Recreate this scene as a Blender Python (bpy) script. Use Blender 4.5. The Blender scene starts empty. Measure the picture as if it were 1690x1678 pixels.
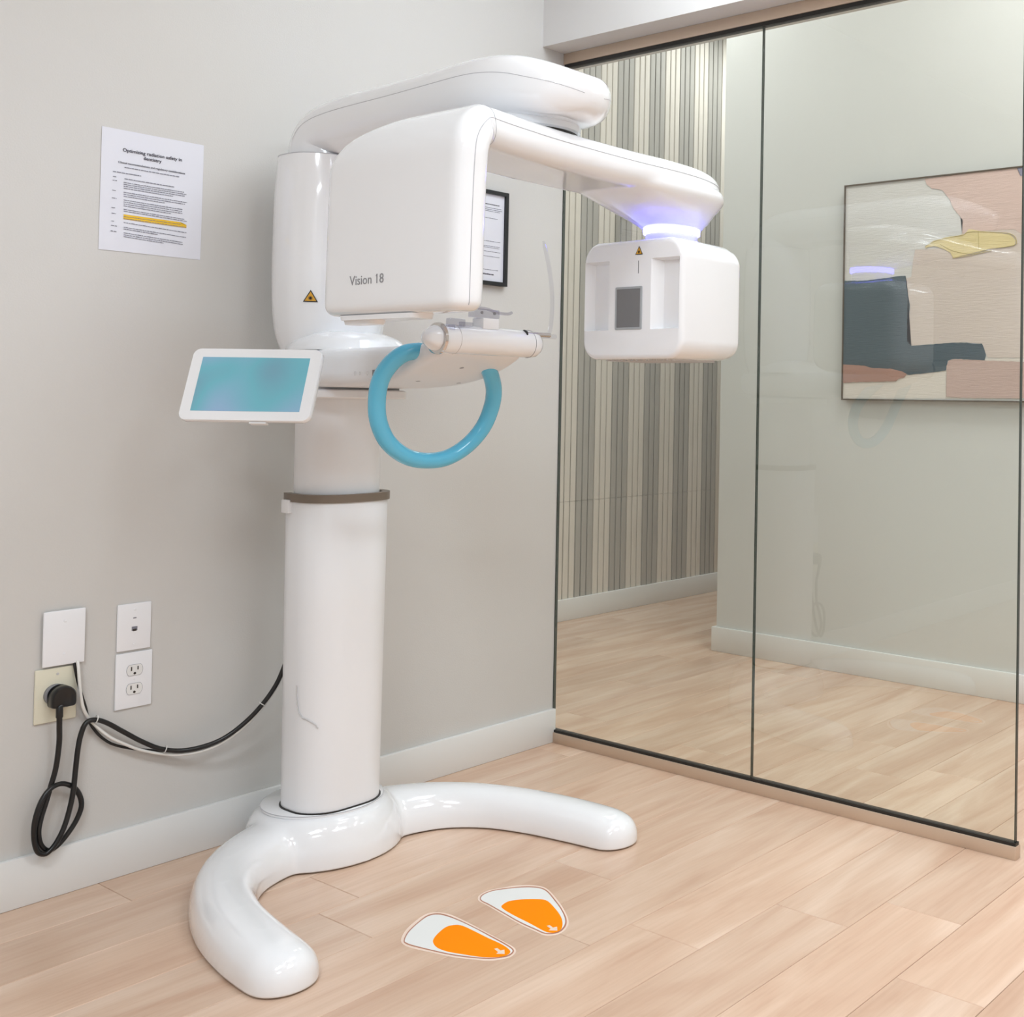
import bpy, bmesh, math, random
from mathutils import Vector, Matrix
random.seed(7)
SC = bpy.context.scene
COL = SC.collection
V = Vector
W_, H_ = 1690.0, 1678.0
# ------------------------------------------------------------------ camera
FOC, YAW, PITCH, ROLL, CX, CY = 1889.919, 0.985, 0.019, 0.015, 1403.91, 628.36
CAM = V((-2.58452, -2.84973, 1.10924))
_f = V((math.sin(YAW)*math.cos(PITCH), math.cos(YAW)*math.cos(PITCH), math.sin(PITCH)))
_r0 = V((math.cos(YAW), -math.sin(YAW), 0)); _u0 = _r0.cross(_f)
_r = _r0*math.cos(ROLL) + _u0*math.sin(ROLL)
_u = -_r0*math.sin(ROLL) + _u0*math.cos(ROLL)
cd = bpy.data.cameras.new('camera'); cam = bpy.data.objects.new('camera', cd); COL.objects.link(cam)
cd.sensor_fit = 'HORIZONTAL'; cd.sensor_width = 36.0; cd.lens = FOC/W_*36.0
cd.shift_x = -(CX - W_/2)/W_; cd.shift_y = (CY - H_/2)/W_
cd.clip_start = 0.05
cam.matrix_world = Matrix(((_r.x, _u.x, -_f.x, CAM.x), (_r.y, _u.y, -_f.y, CAM.y), (_r.z, _u.z, -_f.z, CAM.z), (0, 0, 0, 1)))
SC.camera = cam


def hit(o, px, py):
    """where the line of sight through a photograph pixel meets an object's surface"""
    from mathutils.bvhtree import BVHTree
    w = wl_of(o); bvh = BVHTree.FromPolygons([v.co+w for v in o.data.vertices], [p.vertices[:] for p in o.data.polygons])
    d = (_f*FOC + _r*(px-CX) - _u*(py-CY)).normalized()
    loc, n, _i, _d = bvh.ray_cast(CAM, d)
    return loc, n


def at(px, py, axis, val):
    """point seen at a photograph pixel on the plane axis = val"""
    d = _f*FOC + _r*(px-CX) - _u*(py-CY)
    t = (val-CAM[axis])/d[axis]
    return CAM + d*t


# ------------------------------------------------------------------ world, light, exposure
vs = SC.view_settings
vs.view_transform = 'Standard'; vs.look = 'None'; vs.gamma = 1.0; vs.use_curve_mapping = False
vs.exposure = 0.15
SC.cycles.use_denoising = True
SC.cycles.max_bounces = 10; SC.cycles.transparent_max_bounces = 16
SC.cycles.caustics_reflective = False; SC.cycles.caustics_refractive = False
wd = bpy.data.worlds.new('world'); SC.world = wd; wd.use_nodes = True
wd.node_tree.nodes['Background'].inputs[0].default_value = (1.0, 0.98, 0.96, 1)
wd.node_tree.nodes['Background'].inputs[1].default_value = 0.3
HM, HB = 2.75, 3.3      # ceiling heights: scan room, corridor behind the glass


def area(name, loc, sx, sy, power, col=(0.87, 0.945, 1.0), shape='RECTANGLE', rot=(0, 0, 0), spread=None):
    l = bpy.data.lights.new(name, 'AREA'); l.shape = shape; l.size = sx
    if shape == 'RECTANGLE': l.size_y = sy
    l.energy = power; l.color = col
    if spread: l.spread = spread
    o = bpy.data.objects.new(name, l); COL.objects.link(o); o.location = loc; o.rotation_euler = rot
    return o


COOL, NEUT = (0.80, 0.915, 1.0), (0.98, 0.98, 1.0)
PANELS = [((-0.35, -1.15, HM), 0.6, 1.1, 10.5, COOL), ((-2.9, -2.0, HM), 1.2, 0.6, 26, COOL), ((-1.1, -3.1, HM), 1.2, 0.6, 24, COOL), ((-4.1, -3.6, HM), 1.2, 0.6, 30, COOL),  # key panel inferred from the machine's wall shadow, then added fill panels
          ((0.55, -1.5, HB), 0.6, 1.2, 17, NEUT), ((0.60, -3.4, HB), 0.6, 1.2, 18, NEUT), ((0.7, 0.65, HB), 1.2, 0.6, 12, NEUT), ((2.6, 0.95, HB), 1.2, 0.6, 12, NEUT)]  # added unseen panels that brighten the space behind the glass
for p_, sx_, sy_, e_, c_ in PANELS:
    area('key_and_fill_source', (p_[0], p_[1], p_[2]-0.035), sx_-0.06, sy_-0.06, e_, c_)
SPOTS = [(-1.25, -1.55), (-0.75, -1.75), (-1.9, -2.0), (-1.15, -2.5)]
for x_, y_ in SPOTS:
    area('downlight_source', (x_, y_, HM-0.012), 0.09, 0.09, 2.2, (0.95, 0.97, 1.0), 'DISK')


# ------------------------------------------------------------------ material helpers
def nodes(name):
    m = bpy.data.materials.new(name); m.use_nodes = True
    nt = m.node_tree; nt.nodes.clear()
    out = nt.nodes.new('ShaderNodeOutputMaterial')
    return m, nt, out


def srgb(c):
    r = []
    for v in c:
        v = v/255.0
        r.append(v/12.92 if v <= 0.04045 else ((v+0.055)/1.055)**2.4)
    return (r[0], r[1], r[2], 1)


def mat(name, c, rough=0.5, metal=0.0, coat=0.0, var=0.0, vscale=6.0, bump=0.0, bscale=200.0, spec=0.5, emit=0.0, stretch=(1, 1, 1), emitc=None):
    m, nt, out = nodes(name)
    b = nt.nodes.new('ShaderNodeBsdfPrincipled'); nt.links.new(b.outputs[0], out.inputs[0])
    c = srgb(c)
    b.inputs['Base Color'].default_value = c; b.inputs['Roughness'].default_value = rough
    b.inputs['Metallic'].default_value = metal; b.inputs['Coat Weight'].default_value = coat
    b.inputs['Coat Roughness'].default_value = 0.05; b.inputs['Specular IOR Level'].default_value = spec
    tc = nt.nodes.new('ShaderNodeTexCoord'); mp = nt.nodes.new('ShaderNodeMapping'); mp.inputs['Scale'].default_value = stretch
    nt.links.new(tc.outputs['Object'], mp.inputs[0])
    if var > 0:
        n = nt.nodes.new('ShaderNodeTexNoise'); n.inputs['Scale'].default_value = vscale; n.inputs['Detail'].default_value = 5
        nt.links.new(mp.outputs[0], n.inputs[0])
        mx = nt.nodes.new('ShaderNodeMix'); mx.data_type = 'RGBA'
        mx.inputs[6].default_value = tuple(max(0, v*(1-var)) for v in c[:3])+(1,)
        mx.inputs[7].default_value = tuple(min(1, v*(1+var)) for v in c[:3])+(1,)
        nt.links.new(n.outputs[0], mx.inputs[0]); nt.links.new(mx.outputs[2], b.inputs['Base Color'])
    if bump > 0:
        n2 = nt.nodes.new('ShaderNodeTexNoise'); n2.inputs['Scale'].default_value = bscale; n2.inputs['Detail'].default_value = 3
        nt.links.new(mp.outputs[0], n2.inputs[0])
        bp = nt.nodes.new('ShaderNodeBump'); bp.inputs['Strength'].default_value = bump; bp.inputs['Distance'].default_value = 0.002
        nt.links.new(n2.outputs[0], bp.inputs['Height']); nt.links.new(bp.outputs[0], b.inputs['Normal'])
    if emit:
        b.inputs['Emission Color'].default_value = srgb(emitc) if emitc else c; b.inputs['Emission Strength'].default_value = emit
    return m


def clear_mat(name, tint, refl=1.0, ior=1.5, rough=0.0):
    """thin clear sheet: straight-through transmission plus Fresnel reflection"""
    m, nt, out = nodes(name)
    tr = nt.nodes.new('ShaderNodeBsdfTransparent'); tr.inputs[0].default_value = tint
    gl = nt.nodes.new('ShaderNodeBsdfGlossy'); gl.inputs['Roughness'].default_value = rough
    gl.inputs[0].default_value = (refl, refl, refl, 1)
    fr = nt.nodes.new('ShaderNodeFresnel'); fr.inputs['IOR'].default_value = ior
    mx = nt.nodes.new('ShaderNodeMixShader')
    geo = nt.nodes.new('ShaderNodeNewGeometry')
    inv = nt.nodes.new('ShaderNodeMath'); inv.operation = 'SUBTRACT'; inv.inputs[0].default_value = 1.0
    mul = nt.nodes.new('ShaderNodeMath'); mul.operation = 'MULTIPLY'
    nt.links.new(geo.outputs['Backfacing'], inv.inputs[1])
    nt.links.new(fr.outputs[0], mul.inputs[0]); nt.links.new(inv.outputs[0], mul.inputs[1])
    nt.links.new(mul.outputs[0], mx.inputs[0]); nt.links.new(tr.outputs[0], mx.inputs[1]); nt.links.new(gl.outputs[0], mx.inputs[2])
    nt.links.new(mx.outputs[0], out.inputs[0])
    return m


def plank_mat():
    m, nt, out = nodes('oak_plank')
    N, L = nt.nodes.new, nt.links.new
    b = N('ShaderNodeBsdfPrincipled'); L(b.outputs[0], out.inputs[0])
    oi = N('ShaderNodeObjectInfo'); tc = N('ShaderNodeTexCoord')
    off = N('ShaderNodeVectorMath'); off.operation = 'MULTIPLY_ADD'
    L(oi.outputs['Random'], off.inputs[0]); off.inputs[1].default_value = (37, 91, 53); L(tc.outputs['Object'], off.inputs[2])
    mp = N('ShaderNodeMapping'); mp.inputs['Scale'].default_value = (0.9, 5.0, 1.0); L(off.outputs[0], mp.inputs[0])
    n1 = N('ShaderNodeTexNoise'); n1.inputs['Scale'].default_value = 2.2; n1.inputs['Detail'].default_value = 6; n1.inputs['Distortion'].default_value = 0.6
    L(mp.outputs[0], n1.inputs[0])
    mp2 = N('ShaderNodeMapping'); mp2.inputs['Scale'].default_value = (1.6, 40.0, 1.0); L(off.outputs[0], mp2.inputs[0])
    n2 = N('ShaderNodeTexNoise'); n2.inputs['Scale'].default_value = 3.0; n2.inputs['Detail'].default_value = 4; L(mp2.outputs[0], n2.inputs[0])
    cr = N('ShaderNodeValToRGB'); e = cr.color_ramp.elements
    e[0].position = 0.30; e[0].color = srgb((203, 168, 144)); e[1].position = 0.68; e[1].color = srgb((224, 197, 176))
    mid = cr.color_ramp.elements.new(0.5); mid.color = srgb((214, 183, 160))
    L(n1.outputs[0], cr.inputs[0])
    mx = N('ShaderNodeMix'); mx.data_type = 'RGBA'; mx.blend_type = 'MULTIPLY'; mx.inputs[0].default_value = 0.27
    cr2 = N('ShaderNodeValToRGB'); cr2.color_ramp.elements[0].position = 0.3; cr2.color_ramp.elements[0].color = (0.80, 0.77, 0.74, 1)
    cr2.color_ramp.elements[1].position = 0.6; cr2.color_ramp.elements[1].color = (1, 1, 1, 1)
    L(n2.outputs[0], cr2.inputs[0]); L(cr.outputs[0], mx.inputs[6]); L(cr2.outputs[0], mx.inputs[7])
    hsv = N('ShaderNodeHueSaturation'); mr = N('ShaderNodeMapRange'); mr.inputs['To Min'].default_value = 0.94; mr.inputs['To Max'].default_value = 1.06
    L(oi.outputs['Random'], mr.inputs[0]); L(mr.outputs[0], hsv.inputs['Value'])
    L(mx.outputs[2], hsv.inputs['Color']); L(hsv.outputs[0], b.inputs['Base Color'])
    b.inputs['Roughness'].default_value = 0.26; b.inputs['Specular IOR Level'].default_value = 0.45
    bp = N('ShaderNodeBump'); bp.inputs['Strength'].default_value = 0.12; bp.inputs['Distance'].default_value = 0.0008
    L(n2.outputs[0], bp.inputs['Height']); L(bp.outputs[0], b.inputs['Normal'])
    return m


M = {}
M['wall'] = mat('wall_paint', (208, 206, 203), 0.55, var=0.015, vscale=3, bump=0.15, bscale=260)
M['wall2'] = mat('wall_paint_far', (212, 213, 211), 0.6, var=0.015, vscale=3, bump=0.1, bscale=260)
M['header'] = mat('bulkhead_paint', (226, 224, 223), 0.55, var=0.01, vscale=3, bump=0.1, bscale=260)
M['ceil'] = mat('ceiling_paint', (236, 235, 232), 0.7, var=0.01)
M['base'] = mat('baseboard_paint', (231, 231, 230), 0.32, var=0.01, vscale=5)
M['plank'] = plank_mat()
M['sub'] = mat('plank_joint', (150, 118, 95), 0.8, var=0.1)
M['white'] = mat('white_gloss_shell', (241, 242, 245), 0.12, coat=0.8, var=0.006, vscale=3)
M['white2'] = mat('white_satin_shell', (238, 239, 242), 0.3, coat=0.15, var=0.008, vscale=4)
M['lip'] = mat('pale_grey_gasket', (198, 196, 196), 0.4)
M['seam'] = mat('shell_seam', (184, 184, 190), 0.6)
M['dark'] = mat('dark_rubber_and_shade', (24, 23, 22), 0.45, var=0.1)
M['black'] = mat('black_cable_sheath', (20, 20, 21), 0.28, var=0.15, vscale=30)
M['ring'] = mat('taupe_column_ring', (122, 110, 98), 0.4, metal=0.2, var=0.04)
M['chrome'] = mat('chrome', (205, 200, 196), 0.12, metal=1.0)
M['alu'] = mat('beige_anodised_channel', (205, 184, 164), 0.38, metal=0.35, var=0.03, vscale=8)
M['blue'] = mat('sky_blue_handle', (92, 190, 226), 0.2, coat=0.5, var=0.04, vscale=9)
M['orange'] = mat('sticker_orange', (255, 143, 0), 0.6, spec=0.08, var=0.01)
M['stick_white'] = mat('sticker_white', (232, 233, 232), 0.4, var=0.01)
M['stick_edge'] = mat('sticker_clear_edge', (238, 215, 200), 0.35, var=0.02)
M['stick_line'] = mat('sticker_line', (176, 120, 96), 0.5)
M['paper'] = mat('paper', (226, 227, 236), 0.3, var=0.01, vscale=10, bump=0.25, bscale=14)
M['ink'] = mat('ink', (66, 64, 78), 0.6)
M['ink2'] = mat('faint_ink', (128, 128, 140), 0.6)
M['hilite'] = mat('highlighter', (232, 186, 36), 0.5, var=0.04)
M['frame'] = mat('black_frame', (26, 27, 30), 0.35, var=0.1)
M['plate'] = mat('white_plate', (240, 241, 245), 0.22, var=0.01)
M['ivory'] = mat('ivory_plate', (226, 222, 202), 0.3, var=0.02)
M['slot'] = mat('slot_dark', (52, 46, 40), 0.6)
M['cablew'] = mat('white_cable_sheath', (230, 228, 224), 0.35, var=0.02)
m_, nt_0, out_0 = nodes('teal_screen'); b_0 = nt_0.nodes.new('ShaderNodeBsdfPrincipled'); nt_0.links.new(b_0.outputs[0], out_0.inputs[0])
tc_0 = nt_0.nodes.new('ShaderNodeTexCoord'); n_0 = nt_0.nodes.new('ShaderNodeTexNoise'); n_0.inputs['Scale'].default_value = 5.5; n_0.inputs['Detail'].default_value = 0.5
r_0 = nt_0.nodes.new('ShaderNodeValToRGB'); r_0.color_ramp.elements[0].position = 0.38; r_0.color_ramp.elements[0].color = srgb((112, 138, 160)); r_0.color_ramp.elements[1].position = 0.62; r_0.color_ramp.elements[1].color = srgb((134, 164, 192))
e_0 = r_0.color_ramp.elements.new(0.5); e_0.color = srgb((104, 166, 180))
nt_0.links.new(tc_0.outputs['Object'], n_0.inputs[0]); nt_0.links.new(n_0.outputs[0], r_0.inputs[0])
nt_0.links.new(r_0.outputs[0], b_0.inputs['Base Color']); nt_0.links.new(r_0.outputs[0], b_0.inputs['Emission Color'])
b_0.inputs['Emission Strength'].default_value = 0.22; b_0.inputs['Roughness'].default_value = 0.12
M['screen'] = m_
M['clear2'] = clear_mat('clear_grey_acrylic', (0.80, 0.80, 0.84, 1), 1.0)
M['window'] = mat('grey_port_window', (112, 112, 114), 0.15, coat=0.3, var=0.02)
M['winframe'] = mat('grey_port_frame', (164, 168, 172), 0.4)
M['yellow'] = mat('warning_yellow', (216, 160, 40), 0.4, var=0.03)
M['led'] = mat('blue_white_led', (215, 220, 255), 0.4, emit=15.0, emitc=(92, 92, 255))
M['text'] = mat('grey_lettering', (150, 150, 154), 0.4, metal=0.3)
M['mark'] = mat('grey_marks', (130, 130, 134), 0.5)
M['diff'] = mat('light_diffuser', (250, 250, 248), 0.5, emit=2.0)
M['slatL'] = mat('pale_oak_slat', (224, 218, 208), 0.5, var=0.07, vscale=9, stretch=(8, 8, 0.6))
M['slatG'] = mat('grey_oak_slat', (178, 175, 168), 0.5, var=0.10, vscale=9, stretch=(8, 8, 0.6))
M['slatback'] = mat('slat_backing', (70, 66, 58), 0.9)
M['glass'] = clear_mat('partition_glass', (0.94, 0.965, 0.94, 1), 1.0, ior=1.8)
M['edge'] = mat('glass_edge', (42, 52, 46), 0.2)
M['clear'] = clear_mat('clear_acrylic', (0.93, 0.93, 0.95, 1), 1.0)
M['p_frame'] = mat('painting_frame', (92, 80, 66), 0.4, metal=0.2)
M['p_line'] = mat('painting_inner_edge', (206, 196, 176), 0.5)


def pmat(n, c, v=0.06): return mat(n, c, 0.7, var=v, vscale=10, bump=0.5, bscale=45, stretch=(1, 0.5, 5))


M['p_base'] = pmat('paint_pale_grey', (216, 214, 212), 0.03)
M['p_cream'] = pmat('paint_cream', (224, 216, 208), 0.03)
M['p_beige'] = pmat('paint_beige', (214, 200, 192), 0.04)
M['p_pink'] = pmat('paint_pink', (216, 190, 182))
M['p_rose'] = pmat('paint_rose', (198, 172, 164))
M['p_rust'] = pmat('paint_rust', (172, 134, 122))
M['p_slate'] = pmat('paint_slate', (70, 88, 98), 0.13)
M['p_yel'] = pmat('paint_yellow', (226, 208, 156), 0.08)
M['p_yl'] = pmat('paint_ochre', (188, 172, 112), 0.08)
M['p_vio'] = pmat('paint_violet_grey', (140, 138, 160))


# ------------------------------------------------------------------ object helpers
def link(name, me, m=None, parent=None):
    o = bpy.data.objects.new(name, me); COL.objects.link(o)
    if m is not None:
        me.materials.clear(); me.materials.append(M[m] if isinstance(m, str) else m)
    if parent is not None: o.parent = parent
    return o


def fin(name, bm, m, parent=None, smooth=False, auto=None):
    bmesh.ops.recalc_face_normals(bm, faces=bm.faces[:])
    me = bpy.data.meshes.new(name); bm.to_mesh(me); bm.free()
    if smooth:
        for p in me.polygons: p.use_smooth = True
    if auto is not None:
        for p in me.polygons: p.use_smooth = True
        me.set_sharp_from_angle(angle=math.radians(auto))
    return link(name, me, m, parent)


def tag(o, label=None, cat=None, group=None, kind=None):
    if label: o['label'] = label
    if cat: o['category'] = cat
    if group: o['group'] = group
    if kind: o['kind'] = kind
    return o


def empty(name, loc):
    o = bpy.data.objects.new(name, None); COL.objects.link(o); o.empty_display_size = 0.05
    o.location = loc
    return o


def under(o, parent):
    """parent keeping world placement (parents here are never rotated)"""
    o.parent = parent
    p = V(parent.location); q = parent.parent
    while q is not None: p += q.location; q = q.parent
    o.location = V(o.location) - p
    return o


def box_bm(a, b, bev=0.0, seg=2, bm=None):
    bm = bm or bmesh.new()
    r = bmesh.ops.create_cube(bm, size=1)
    vs_ = r['verts']; a, b = V(a), V(b)
    for v in vs_:
        v.co = V((a[i]+(b[i]-a[i])*(v.co[i]+0.5) for i in range(3)))
    if bev:
        es = list({e for v in vs_ for e in v.link_edges})
        bmesh.ops.bevel(bm, geom=es, offset=bev, segments=seg, affect='EDGES', profile=0.5)
    return bm


def box(name, a, b, m, parent=None, bev=0.0, seg=2):
    bm = box_bm(a, b, bev, seg)
    if parent is not None:
        wl = V((0, 0, 0)); q = parent
        while q is not None: wl += V(q.location); q = q.parent
        bmesh.ops.translate(bm, verts=bm.verts[:], vec=-wl)
    return fin(name, bm, m, parent, auto=35 if bev else None)


def wl_of(parent):
    wl = V((0, 0, 0)); q = parent
    while q is not None: wl += V(q.location); q = q.parent
    return wl


def fin_w(name, bm, m, parent, **k):
    """geometry was modelled in world coordinates; store it relative to the parent"""
    if parent is not None: bmesh.ops.translate(bm, verts=bm.verts[:], vec=-wl_of(parent))
    return fin(name, bm, m, parent, **k)


def rrect(a, b, r, nc=7):
    """rounded rectangle, half sizes a,b, corner radius r -> list of 2-D points"""
    r = min(r, a*0.999, b*0.999); pts = []
    for k, (sx, sy) in enumerate(((1, 1), (-1, 1), (-1, -1), (1, -1))):
        for i in range(nc+1):
            t = math.pi/2*(k + i/nc)
            pts.append((sx*(a-r)+r*math.cos(t), sy*(b-r)+r*math.sin(t)))
    return pts


def sec(c, u, v, a, b, r, nc=7):
    c, u, v = V(c), V(u), V(v)
    return [c + u*x + v*y for x, y in rrect(a, b, r, nc)]


def loft_bm(secs, bm=None, cap=True):
    bm = bm or bmesh.new()
    rows = [[bm.verts.new(p) for p in s] for s in secs]
    n = len(rows[0])
    for A, B in zip(rows, rows[1:]):
        for i in range(n):
            j = (i+1) % n
            bm.faces.new((A[i], A[j], B[j], B[i]))
    if cap:
        bm.faces.new(rows[0][::-1]); bm.faces.new(rows[-1])
    return bm


def cr(P, n):
    """Catmull-Rom through tuples of numbers"""
    out = []
    for i in range(len(P)-1):
        p0, p1, p2, p3 = P[max(i-1, 0)], P[i], P[i+1], P[min(i+2, len(P)-1)]
        for k in range(n):
            t = k/n
            out.append(tuple(0.5*(2*b+(c-a)*t+(2*a-5*b+4*c-d)*t*t+(3*b-3*c+d-a)*t**3) for a, b, c, d in zip(p0, p1, p2, p3)))
    out.append(tuple(P[-1]))
    return out


def ends(params, r0, r1, k=6):
    """params: list of (cx,cy,cz, dirx,diry,dirz, a,b,r). Adds rounded ends (edge radii r0, r1)."""
    out = []
    def rnd(p, rr, sgn):
        c = V(p[0:3]); d = V(p[3:6]).normalized(); res = []
        for i in range(k):
            t = math.pi/2*i/k
            ins = rr*(1-math.sin(t)); of = rr*(1-math.cos(t))
            res.append(tuple(c + d*sgn*(-1)*0 + d*0) + tuple(d) + (p[6]-ins, p[7]-ins, max(p[8]-ins, 0.002)) + (of,))
        return res
    if r0 > 0:
        p = params[0]; c = V(p[:3]); d = V(p[3:6]).normalized()
        for i in range(k+1):
            t = math.pi/2*i/k
            ins = r0*(1-math.sin(t)); pos = c + d*(r0*(1-math.cos(t)))
            out.append(tuple(pos)+tuple(d)+(p[6]-ins, p[7]-ins, max(p[8]-ins, 0.002)))
        base = params[1:] if True else params
    else:
        out.append(params[0]); base = params[1:]
    if r1 > 0:
        out += base[:-1]
        p = params[-1]; c = V(p[:3]); d = V(p[3:6]).normalized()
        for i in range(k, -1, -1):
            t = math.pi/2*i/k
            ins = r1*(1-math.sin(t)); pos = c - d*(r1*(1-math.cos(t)))
            out.append(tuple(pos)+tuple(d)+(p[6]-ins, p[7]-ins, max(p[8]-ins, 0.002)))
    else:
        out += base
    return out


def tube_bm(pts, r, n=10, bm=None, closed=False, rs=None):
    bm = bm or bmesh.new()
    pts = [V(p) for p in pts]; N = len(pts); rows = []
    prev = None
    for i, p in enumerate(pts):
        a = pts[i-1] if (i > 0 or closed) else p
        b = pts[(i+1) % N] if (i < N-1 or closed) else p
        t = (b-a).normalized()
        if prev is None:
            s = t.cross(V((0, 0, 1)))
            if s.length < 1e-3: s = t.cross(V((1, 0, 0)))
        else:
            s = prev - t*prev.dot(t)
        s.normalize(); prev = s; w = t.cross(s)
        rr = rs[i] if rs else r
        rows.append([bm.verts.new(p + (s*math.cos(2*math.pi*k/n)+w*math.sin(2*math.pi*k/n))*rr) for k in range(n)])
    rng = range(N) if closed else range(N-1)
    for i in rng:
        A, B = rows[i], rows[(i+1) % N]
        for k in range(n):
            j = (k+1) % n
            bm.faces.new((A[k], A[j], B[j], B[k]))
    if not closed:
        bm.faces.new(rows[0][::-1]); bm.faces.new(rows[-1])
    return bm


def lathe_bm(c, axis, prof, n=40, bm=None, ref=None, arc=None):
    """prof: list of (distance along axis, radius)"""
    bm = bm or bmesh.new(); c = V(c); ax = V(axis).normalized()
    s = V(ref) if ref else (ax.cross(V((0, 0, 1))) if abs(ax.z) < 0.9 else V((1, 0, 0)))
    s = (s - ax*s.dot(ax)).normalized(); w = ax.cross(s)
    rows = []
    for d, r in prof:
        if r < 1e-6:
            rows.append([bm.verts.new(c+ax*d)])
        else:
            rows.append([bm.verts.new(c+ax*d+(s*math.cos(2*math.pi*k/n)+w*math.sin(2*math.pi*k/n))*r) for k in range(n)])
    for A, B in zip(rows, rows[1:]):
        for k in range(n):
            j = (k+1) % n
            if len(A) == 1: bm.faces.new((A[0], B[j], B[k]))
            elif len(B) == 1: bm.faces.new((A[k], A[j], B[0]))
            else: bm.faces.new((A[k], A[j], B[j], B[k]))
    if len(rows[0]) > 1: bm.faces.new(rows[0][::-1])
    if len(rows[-1]) > 1: bm.faces.new(rows[-1])
    return bm


def slab_bm(poly, nrm, t, bm=None):
    """flat polygon (list of 3-D points) given thickness t along nrm"""
    bm = bm or bmesh.new(); nrm = V(nrm)
    A = [bm.verts.new(V(p)) for p in poly]; B = [bm.verts.new(V(p)+nrm*t) for p in poly]
    n = len(A)
    fa = bm.faces.new(A[::-1]); fb = bm.faces.new(B)
    for i in range(n):
        j = (i+1) % n
        bm.faces.new((A[i], A[j], B[j], B[i]))
    if n > 4: bmesh.ops.triangulate(bm, faces=[fa, fb])
    return bm


def text_mesh(s, size, extr=0.0004, bold=0.0):
    c = bpy.data.curves.new('txt', 'FONT'); c.body = s; c.size = size; c.extrude = extr; c.offset = bold
    c.resolution_u = 3
    o = bpy.data.objects.new('txt', c); COL.objects.link(o)
    dg = bpy.context.evaluated_depsgraph_get(); dg.update()
    me = bpy.data.meshes.new_from_object(o.evaluated_get(dg))
    bpy.data.objects.remove(o); bpy.data.curves.remove(c)
    return me


def place_text(name, s, p0, p1, up, m, parent, size_ratio=None, bold=0.0, height=None):
    """lettering whose baseline runs p0->p1 exactly, up = up vector"""
    p0, p1 = V(p0), V(p1); L = (p1-p0).length; x = (p1-p0).normalized(); up = V(up); up = (up-x*up.dot(x)).normalized(); z = x.cross(up)
    me = text_mesh(s, 1.0, 0.0, bold)
    w = max(v.co.x for v in me.vertices)-min(v.co.x for v in me.vertices); x0 = min(v.co.x for v in me.vertices)
    k = L/w; ky = k if height is None else height/0.7
    wl = wl_of(parent)
    for v in me.vertices:
        q = p0 + x*(v.co.x-x0)*k + up*v.co.y*ky + z*v.co.z*0 + z*0.0
        v.co = q - wl
    bm = bmesh.new(); bm.from_mesh(me)
    r = bmesh.ops.extrude_face_region(bm, geom=bm.faces[:])
    bmesh.ops.translate(bm, verts=[g for g in r['geom'] if isinstance(g, bmesh.types.BMVert)], vec=z*0.0005)
    return fin(name, bm, m, parent)


def baked(o, parent, name, m):
    """apply the modifiers of a helper object, return the finished part"""
    dg = bpy.context.evaluated_depsgraph_get(); dg.update()
    me = bpy.data.meshes.new_from_object(o.evaluated_get(dg)); me.name = name
    old = o.data; bpy.data.objects.remove(o); bpy.data.meshes.remove(old)
    for p in me.polygons: p.use_smooth = True
    wl = wl_of(parent)
    for v in me.vertices: v.co -= wl
    return link(name, me, m, parent)


# ================================================================== THE SETTING
# ---- floor and its planks (rows along X, 0.192 wide)
fl = box('floor', (-5.0, -4.6, -0.08), (4.6, 1.5, -0.0035), 'sub'); tag(fl, kind='structure')
PW, PL, GAP = 0.192, 1.262, 0.0013
JOINT = {-1: -1.342, -3: None, -4: -1.145, -6: -0.912, -7: -0.796, -8: -0.540, -9: -0.391, -10: -0.664}
mesh_cache = {}


def plank_mesh(L):
    k = round(L, 3)
    if k not in mesh_cache:
        bm = bmesh.new(); w, c = PW-GAP, 0.0010
        z1, z0 = 0.0, -0.0035
        lo = [bm.verts.new((x, y, z0)) for x, y in ((0, 0), (k, 0), (k, w), (0, w))]
        mi = [bm.verts.new((x, y, z1-c)) for x, y in ((0, 0), (k, 0), (k, w), (0, w))]
        hi = [bm.verts.new((x, y, z1)) for x, y in ((c, c), (k-c, c), (k-c, w-c), (c, w-c))]
        for A, B in ((lo, mi), (mi, hi)):
            for i in range(4):
                j = (i+1) % 4; bm.faces.new((A[i], A[j], B[j], B[i]))
        bm.faces.new(hi)
        bmesh.ops.recalc_face_normals(bm, faces=bm.faces[:])
        me = bpy.data.meshes.new('plank'); bm.to_mesh(me); bm.free(); me.materials.append(M['plank'])
        mesh_cache[k] = me
    return mesh_cache[k]


Y0 = -1.124
row = -18
first = None
for rrow in range(-24, 14):
    y = Y0 + (rrow+6)*PW            # lower edge of this row; rrow=-6 spans -1.124..-0.932
    if y + PW < -4.5 or y > 1.49: continue
    jx = JOINT.get(rrow) if rrow in JOINT else None
    if jx is None: jx = (rrow*0.437) % PL - 1.0
    x0, x1 = -4.98, 4.58
    if y < -2.3: x0, x1 = -4.98, 1.34
    xs = []
    x = jx
    while x > x0: x -= PL
    edges = []
    while x < x1:
        a, b = max(x, x0), min(x+PL, x1)
        if b-a > 0.05: edges.append((a, b))
        x += PL
    for a, b in edges:
        o = bpy.data.objects.new('plank', plank_mesh(b-a-GAP)); COL.objects.link(o)
        o.location = (a, y, 0); o.parent = fl

# ---- wall A (behind the machine) and its baseboard
tag(box('wall_back', (-5.0, 0.0, -0.05), (0.0, 0.12, HM+0.05), 'wall'), kind='structure')
BBH = 0.1069


def baseboard(name, a, b, m='base'):
    bm = box_bm(a, b, 0.003, 2)
    return tag(fin(name, bm, m, auto=40), kind='structure')


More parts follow.
